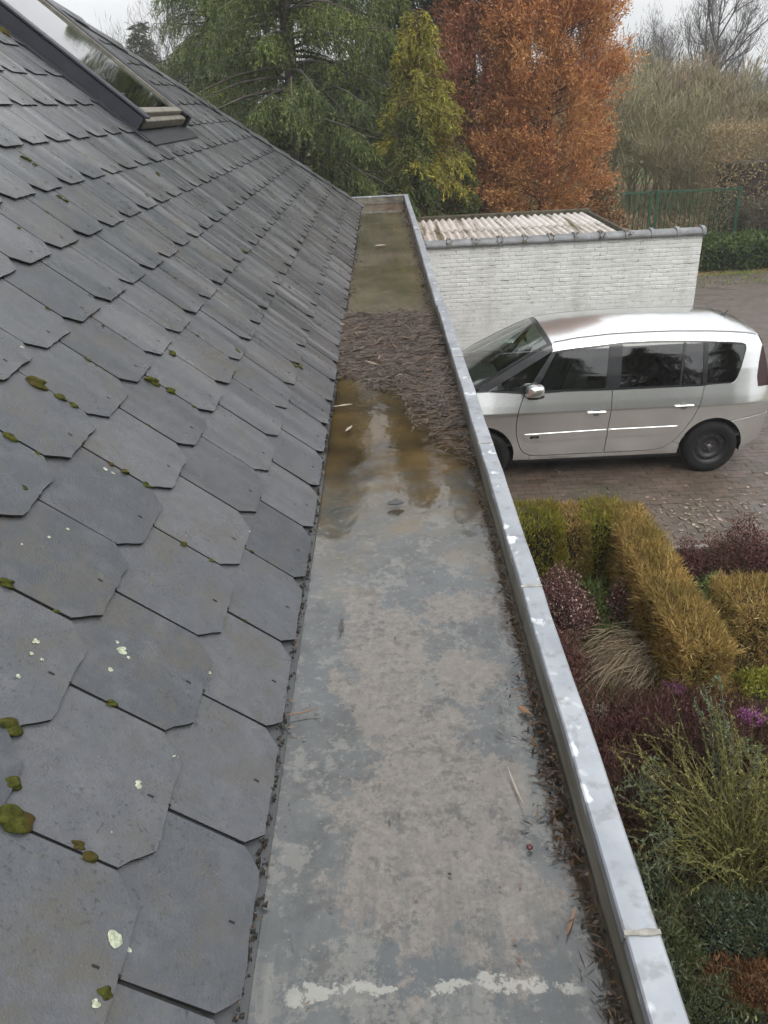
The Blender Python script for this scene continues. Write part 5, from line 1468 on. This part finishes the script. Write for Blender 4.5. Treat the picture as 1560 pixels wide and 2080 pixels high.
M_PUR = foliage('heather_flower', [(.26, .07, .24), (.42, .14, .38), (.50, .22, .44)], .7)
M_WHF = foliage('white_flower', [(.45, .48, .36), (.62, .64, .52), (.72, .72, .66)], .7)
M_RSTY = foliage('rusty_heather', [(.09, .042, .020), (.18, .085, .036), (.28, .155, .075)], .8)

mass('shrub', 'golden brown leafed beech shrub at the right foot of the rust conifer', 'shrub', (5.15, 19.5, 0), s_dome(.75, .7, 2.7, .35), 5200, 80, M_COP, (.06, .12), (.04, .075), .1, .5, .8, core_dome(.6, .55, 2.3, M_TWIG))
mass('hedge', 'tall thin copper leafed hedge right of the green fence', 'hedge', (11.9, 24.2, 0), s_box(4.8, 1.7, 3.3, .40, .25), 26000, 81, M_COPT, (.05, .13), (.02, .045), .4, .3, .8, core_box(4.2, 1.0, 2.4, M_TWIG))
mass('hedge', 'dark leafless hedge foot where the copper hedge meets the low evergreen', 'hedge', (11.3, 22.9, 0), s_box(2.4, .8, 1.3, .3, .2), 9000, 82, foliage('dark_twigs', [(.06, .062, .040), (.11, .105, .066), (.16, .14, .095)], .9, trans=0), (.10, .22), (.012, .025), .5, .5, .7, core_box(2.0, .4, 1.0, M_TWIG))
mass('groundcover', 'low bank of dark evergreen groundcover at the end of the driveway', 'groundcover', (11.0, 21.6, 0), s_box(5.2, 1.7, .62, .12, .12), 20000, 83, M_IVY, (.06, .14), (.03, .06), .3, .6, .6, core_box(5.2, 1.7, .62, M_COREG))
# dead bracken between fence and thicket
rr = np.random.default_rng(84); n = 9000; x = rr.uniform(5.5, 16, n); y = rr.uniform(25.8, 31, n)
V, F = leaf_verts(np.stack([x, y, rr.uniform(-.03, .35, n)*np.clip((y-25.5)/2, .1, 1)], -1), unit(rr.normal(0, .6, (n, 3)) + [0, 0, .7]), rr.uniform(.1, .3, n), rr.uniform(.02, .05, n), rr)
tag(npmesh('dead_bracken', V, F, foliage('bracken', [(.16, .11, .062), (.27, .19, .11), (.38, .29, .19)], .9, trans=0)), 'brown dead bracken covering the ground behind the green fence', 'bracken', kind='stuff')
# lawn under the trees
V, F = None, None
n = 30000; x = rr.uniform(-6, 14, n); y = rr.uniform(19, 38, n)
V, F = leaf_verts(np.stack([x, y, np.full(n, -.03)], -1), unit(rr.normal(0, .4, (n, 3)) + [0, 0, 1]), rr.uniform(.04, .10, n), rr.uniform(.012, .03, n), rr)
tag(npmesh('lawn_grass', V, F, foliage('lawn_blades', [(.10, .15, .025), (.15, .21, .04), (.20, .25, .06)], .6)), 'light green lawn grass under the trees behind the shed', 'grass', kind='stuff')

# ================================================================== GARDEN BED
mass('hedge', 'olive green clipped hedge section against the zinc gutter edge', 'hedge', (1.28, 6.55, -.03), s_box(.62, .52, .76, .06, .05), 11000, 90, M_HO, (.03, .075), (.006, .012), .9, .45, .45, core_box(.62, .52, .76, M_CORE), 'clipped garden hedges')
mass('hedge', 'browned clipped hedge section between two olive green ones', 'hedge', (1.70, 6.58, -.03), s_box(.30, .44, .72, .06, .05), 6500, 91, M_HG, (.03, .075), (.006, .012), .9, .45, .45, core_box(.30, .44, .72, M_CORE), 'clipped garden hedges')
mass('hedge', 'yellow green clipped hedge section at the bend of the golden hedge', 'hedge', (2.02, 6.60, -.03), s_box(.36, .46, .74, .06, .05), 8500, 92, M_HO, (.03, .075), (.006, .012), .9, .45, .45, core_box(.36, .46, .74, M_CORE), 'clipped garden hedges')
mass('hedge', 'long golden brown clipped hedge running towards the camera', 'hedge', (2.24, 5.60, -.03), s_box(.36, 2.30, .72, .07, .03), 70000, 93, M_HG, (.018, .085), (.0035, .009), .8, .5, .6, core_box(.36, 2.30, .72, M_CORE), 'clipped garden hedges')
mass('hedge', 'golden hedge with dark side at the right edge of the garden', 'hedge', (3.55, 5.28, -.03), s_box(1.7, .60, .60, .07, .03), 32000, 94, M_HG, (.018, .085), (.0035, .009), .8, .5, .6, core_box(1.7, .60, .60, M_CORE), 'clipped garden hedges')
mass('groundcover', 'yellow green low plant at the end of the golden hedge', 'plant', (2.75, 4.55, -.03), s_dome(.38, .35, .30), 4000, 95, M_YGR, (.02, .05), (.008, .018), .6, .5, .6, core_dome(.38, .35, .30, M_COREG))
mass('shrub', 'maroon leafed shrub with pale buds beside the gutter', 'shrub', (1.42, 5.62, -.03), s_dome(.33, .50, .62), 13000, 96, M_MARP, (.012, .030), (.008, .018), .5, .5, .8, core_dome(.33, .50, .62, M_CORE))
mass('shrub', 'dark maroon shrub low against the gutter edge below the pale budded one', 'shrub', (1.28, 4.95, -.03), s_dome(.30, .40, .42), 9000, 97, M_MAR, (.02, .05), (.005, .012), .6, .5, .7, core_dome(.30, .40, .42, M_CORE))
mass('shrub', 'small maroon shrub with pale buds tucked under the golden hedge', 'shrub', (2.0, 5.72, -.03), s_dome(.15, .18, .46), 2600, 98, M_MARP, (.012, .028), (.008, .016), .5, .5, .8)
mass('herb_patch', 'bright green herb patch between maroon shrub and golden hedge', 'plant', (1.82, 6.0, -.03), s_dome(.26, .36, .20, .2), 4200, 99, M_LEAF, (.03, .07), (.012, .03), .5, .5, .6)
mass('herb_patch', 'sparse green weeds on the soil beside the dry grass', 'plant', (1.75, 5.38, -.03), s_dome(.30, .32, .16, .2), 2600, 100, M_LEAF, (.03, .08), (.008, .02), .5, .5, .6)
for k, (x, y, s, lab) in enumerate([(2.02, 4.85, .16, 'green box sprig left of the hedge end'), (2.24, 4.72, .19, 'green box sprig right below the hedge end'), (1.62, 4.62, .12, 'tiny green box sprig beside the dry grass tips'), (2.95, 6.02, .2, 'green box sprig under the purple shrub'), (3.75, 6.35, .24, 'green leafy sprig at the right edge by the driveway')]):
    mass('box_plant', lab, 'plant', (x, y, -.03), s_dome(s, s, s*1.6, .2), 900, 110+k, M_BOX, (.02, .04), (.012, .022), .5, .5, .7)
mass('heather', 'broad maroon heather filling the bed below the golden hedge', 'heather', (1.95, 4.2, -.03), s_dome(.85, .48, .42), 34000, 120, M_MAR, (.02, .055), (.004, .009), .9, .4, .45, core_dome(.85, .48, .42, M_CORE))
mass('heather', 'dark maroon heather close to the gutter in shadow', 'heather', (1.40, 3.72, -.03), s_dome(.36, .42, .32), 12000, 121, M_MAR, (.02, .055), (.004, .009), .9, .4, .5, core_dome(.36, .42, .32, M_CORE))
mass('heather', 'dusky maroon heather at the right edge with pink flowers', 'heather', (2.72, 4.02, -.03), s_dome(.50, .50, .40), 16000, 122, M_MAR, (.02, .055), (.004, .009), .9, .4, .45, core_dome(.50, .50, .40, M_CORE))
def blossoms(name, label, loc, r, n, seed, mat):
    mass(name, label, 'flowers', loc, s_dome(r, r, r*.9, .3), n, seed, mat, (.010, .022), (.007, .013), .8, .5, .5)
blossoms('heather_flowers', 'pink purple heather blossom near the hedge end', (2.03, 4.44, .30), .085, 240, 130, M_PUR)
blossoms('heather_flowers', 'purple heather blossom at the right picture edge', (2.46, 4.10, .30), .10, 300, 131, M_PUR)
blossoms('white_flowers', 'small white blossom patch beside the zinc coping', (1.47, 4.42, .12), .085, 260, 132, M_WHF)
# dry grass swept to the left
def dry_grass():
    rr = np.random.default_rng(140); P0, P1, R0, R1 = [], [], [], []
    for k in range(380):
        p = np.array([2.08 + rr.normal(0, .08), 5.12 + rr.normal(0, .14), .05]); a = math.pi*1.17 + rr.normal(0, .30); L = rr.uniform(.6, 1.1); el = rr.uniform(.8, 1.7)
        for i in range(6):
            dz = el*(1-i/2.4) ; d = np.array([math.cos(a), math.sin(a), dz]); d /= np.linalg.norm(d); q = p + d*L/6
            q[2] = max(q[2], .03 + rr.uniform(0, .06)); P0.append(p); P1.append(q); R0.append(.0042*(1-i/7)); R1.append(.0042*(1-(i+1)/7)); p = q; a += rr.normal(0, .06)
    V, F = tube_verts(P0, P1, R0, R1, 3)
    V = V - np.array([2.08, 5.12, 0])
    o = npmesh('dry_grass', V, F, M_DRY); o.location = (2.08, 5.12, -.03)
    tag(o, 'clump of long dry grass swept over towards the gutter', 'grass clump')
dry_grass()
# broom-like shrub: fan of thin green stems
def fan_shrub(name, label, loc, tips, nper, seed, mat, leafL, leafW, lean=.12, stemr=.006, nl=26, cat='shrub'):
    rr = np.random.default_rng(seed); P0, P1, R0, R1 = [], [], [], []; C, D = [], []
    for (tx, ty, tz) in tips:
        for k in range(nper):
            tip = np.array([tx, ty, tz]) + rr.normal(0, lean, 3)*np.array([1, 1, .7]); p = np.array([rr.normal(0, .05), rr.normal(0, .05), 0.0]); base = p.copy(); bow = rr.normal(0, .10, 3)
            prev = p
            for i in range(1, 8):
                s = i/7; q = base + (tip-base)*s + bow*math.sin(math.pi*s) + np.array([0, 0, .10*math.sin(math.pi*s)])
                P0.append(prev); P1.append(q); R0.append(stemr*(1-.8*(i-1)/7)); R1.append(stemr*(1-.8*i/7))
                if s > .25:
                    m_ = nl//6; u = rr.uniform(0, 1, m_)[:, None]; C.append(prev + (q-prev)*u); D.append(unit((q-prev)[None]/np.linalg.norm(q-prev)*.8 + rr.normal(0, .55, (m_, 3))))
                prev = q
    root = tag(empty(name, loc), label, cat)
    V, F = tube_verts(P0, P1, R0, R1, 4); npmesh('stems', V, F, mat, root)
    C = np.concatenate(C); D = np.concatenate(D); N = len(C)
    V, F = leaf_verts(C, D, rr.uniform(*leafL, N), rr.uniform(*leafW, N), rr); npmesh('foliage', V, F, mat, root)
fan_shrub('broom_shrub', 'yellow green broom with a wide fan of thin stems', (1.98, 3.05, -.03), [(-.50, .55, .55), (-.30, .62, .62), (-.08, .60, .72), (.16, .50, .78), (.34, .35, .75), (-.55, .20, .42), (-.30, .22, .62), (.05, .2, .75), (.45, .10, .55), (-.45, -.05, .35)], 15, 150, M_BROOM, (.016, .040), (.005, .010), .15, .0045, 60)
fan_shrub('broom_shrub', 'upright yellow green broom stems at the right picture edge', (2.28, 3.02, -.03), [(.0, .35, .75), (.15, .25, .7), (-.08, .1, .72), (.2, 0, .6), (.02, -.1, .5)], 10, 151, M_BROOM, (.016, .038), (.005, .010), .14, .0045, 60)
fan_shrub('grey_shrub', 'tall grey green leafy stems rising from the maroon heather', (2.12, 3.55, -.03), [(-.12, .42, .72), (-.02, .30, .66), (.05, .10, .55)], 5, 152, M_ROS, (.022, .042), (.007, .012), .05, .006, 90)
fan_shrub('grey_shrub', 'short grey green leafy shrub beside the coping, upper one', (1.56, 3.48, -.03), [(-.02, .15, .42), (.08, .05, .40), (-.10, 0, .34)], 8, 153, M_ROS, (.020, .038), (.006, .011), .08, .005, 60)
fan_shrub('grey_shrub', 'short grey green leafy shrub beside the coping, lower one', (1.46, 3.02, -.03), [(-.02, .10, .40), (.10, .05, .36), (-.10, -.02, .30)], 8, 154, M_ROS, (.020, .038), (.006, .011), .08, .005, 60)
for k, (x, y, rx, ry, h, n, lab) in enumerate([(1.34, 2.62, .26, .26, .26, 7000, 'blue green juniper right beside the coping'), (1.50, 2.28, .30, .22, .22, 6500, 'blue green juniper lowest beside the coping'), (1.72, 2.78, .30, .26, .24, 7000, 'dark juniper under the broom stems'), (2.05, 2.66, .34, .30, .26, 8000, 'dark green juniper at the right edge below the broom'), (1.42, 2.98, .18, .2, .18, 3500, 'small green juniper tuft beside the grey green shrub')]):
    mass('juniper', lab, 'juniper', (x, y, -.03), s_dome(rx, ry, h), n, 160+k, M_JUN, (.02, .05), (.005, .011), .5, .6, .6, core_dome(rx, ry, h, M_COREG), 'junipers in the bed')
mass('heather', 'rusty brown heather in the lower right corner', 'heather', (1.80, 2.36, -.03), s_dome(.34, .22, .22), 9000, 170, M_RSTY, (.02, .05), (.004, .009), .8, .5, .5, core_dome(.34, .22, .22, M_CORE))
mass('heather', 'pale tipped brown heather at the bottom right edge', 'heather', (1.72, 2.06, -.03), s_dome(.36, .20, .20), 7000, 171, M_MARP, (.012, .03), (.006, .012), .8, .5, .5, core_dome(.36, .20, .20, M_CORE))
mass('shrub', 'purple leafed shrub behind the golden hedge next to the driveway', 'shrub', (3.30, 6.28, -.03), s_dome(.42, .36, .70, .3), 8500, 172, M_MAR, (.02, .05), (.008, .016), .7, .4, .7, None)
mass('shrub', 'low purple shrub between golden hedge and driveway leaves', 'shrub', (2.84, 6.42, -.03), s_dome(.26, .28, .42, .3), 4200, 173, M_MAR, (.02, .045), (.007, .014), .7, .4, .7, None)
mass('shrub', 'twiggy purple shrub at the far right edge by the driveway', 'shrub', (3.85, 6.05, -.03), s_dome(.40, .34, .62, .3), 7000, 174, M_MAR, (.02, .05), (.008, .016), .7, .4, .7, None)
# tangle of bare brown and green shoots through the bed
def tangle():
    rr = np.random.default_rng(190); P0, P1, R0, R1 = [], [], [], []
    for k in range(1500):
        p = np.array([rr.uniform(1.05, 2.9), rr.uniform(2.0, 6.3), .0]); a = rr.uniform(0, 6.3); L = rr.uniform(.18, .55); el = rr.uniform(.6, 2.2)
        for i in range(5):
            d = np.array([math.cos(a), math.sin(a), el*(1-i*.22)]); d /= np.linalg.norm(d); q = p + d*L/5
            P0.append(p); P1.append(q); R0.append(.0026*(1-i/6)); R1.append(.0026*(1-(i+1)/6)); p = q; a += rr.normal(0, .35)
    V, F = tube_verts(P0, P1, R0, R1, 3)
    tag(npmesh('shoot_tangle', V, F, foliage('tangle_shoots', [(.060, .036, .026), (.13, .085, .055), (.10, .105, .035), (.22, .17, .11)], .8, trans=0)), 'tangle of thin bare shoots growing through the garden bed', 'shoots', kind='stuff')
    n = 5200; c = rr.integers(0, 60, n); cx_ = rr.uniform(1.1, 2.9, 60)[c]; cy_ = rr.uniform(1.9, 6.3, 60)[c]
    V, F = leaf_verts(np.stack([cx_ + rr.normal(0, .07, n), cy_ + rr.normal(0, .07, n), rr.uniform(0, .16, n)], -1), unit(rr.normal(0, .7, (n, 3)) + [0, 0, .7]), rr.uniform(.015, .04, n), rr.uniform(.006, .016, n), rr)
    tag(npmesh('bed_weeds', V, F, M_LEAF), 'small green weeds sprouting between the plants of the bed', 'weeds', kind='stuff')
tangle()
# leaf litter and small weeds on the soil of the bed
rr = np.random.default_rng(180); n = 62000; x = rr.uniform(-.15, 5.2, n); y = rr.uniform(.6, 6.85, n)
V, F = leaf_verts(np.stack([x, y, rr.uniform(-.03, .09, n)*rr.random(n)], -1), unit(rr.normal(0, 1, (n, 3)) + [0, 0, .5]), rr.uniform(.02, .07, n), rr.uniform(.004, .014, n), rr)
tag(npmesh('bed_litter', V, F, foliage('bed_litter', [(.030, .020, .013), (.085, .055, .034), (.060, .080, .024), (.17, .125, .075)], .9, trans=0)), 'dead leaves, twigs and weeds covering the soil of the bed', 'leaf litter', kind='stuff')
# fallen leaves on the driveway
n = 430; x = rr.normal(3.5, .8, n); y = rr.normal(7.5, .45, n)
x = np.concatenate([x, rr.uniform(.5, 9, 420)]); y = np.concatenate([y, rr.uniform(7, 20, 420)]); ok = (y > 7.0); x, y = x[ok], y[ok]; n = len(x)
a = rr.uniform(0, 6.3, n)
V, F = leaf_verts(np.stack([x, y, rr.uniform(.003, .012, n)], -1), unit(np.stack([np.cos(a), np.sin(a), rr.normal(.05, .1, n)], -1)), rr.uniform(.025, .065, n), rr.uniform(.018, .045, n), rr, np.tile([[0, 0, 1.0]], (n, 1)) + rr.normal(0, .2, (n, 3)))
tag(npmesh('fallen_leaves', V, F, foliage('pale_leaves', [(.09, .065, .045), (.20, .155, .115), (.36, .30, .24)], .6, trans=0)), 'pale fallen leaves scattered over the brown driveway', 'leaves', kind='stuff')
# trees across the garden behind the viewer, seen as reflections in the car windows
for k, (x, y, s, lab) in enumerate([(6.0, -9.5, .95, 'spruce reflected in the front door window of the car'), (10.2, -11.0, 1.0, 'spruce reflected in the rear door window of the car'), (14.2, -9.5, 1.02, 'spruce reflected in the rear quarter window of the car')]):
    c = copy_tree(sp); c.location = (x, y, 0); c.scale = (s*1.15, s*1.15, s); c.rotation_euler = (0, 0, k*1.9+.7); tag(c, lab, 'tree')

# ================================================================== HAZE: damp winter air
m = MB(); m.box(-950, 950, -950, 1550, -1.03, 17.5)
t = NT('haze_air'); t.t.links.new(t.n('VolumePrincipled', {'Color': (.90, .93, .96, 1), 'Density': .0013, 'Anisotropy': .0}).outputs[0], t.out.inputs['Volume'])
hz = m.build('haze', t.mat); hz['kind'] = 'stuff'; tag(hz, 'thin damp winter haze filling the air', 'haze')
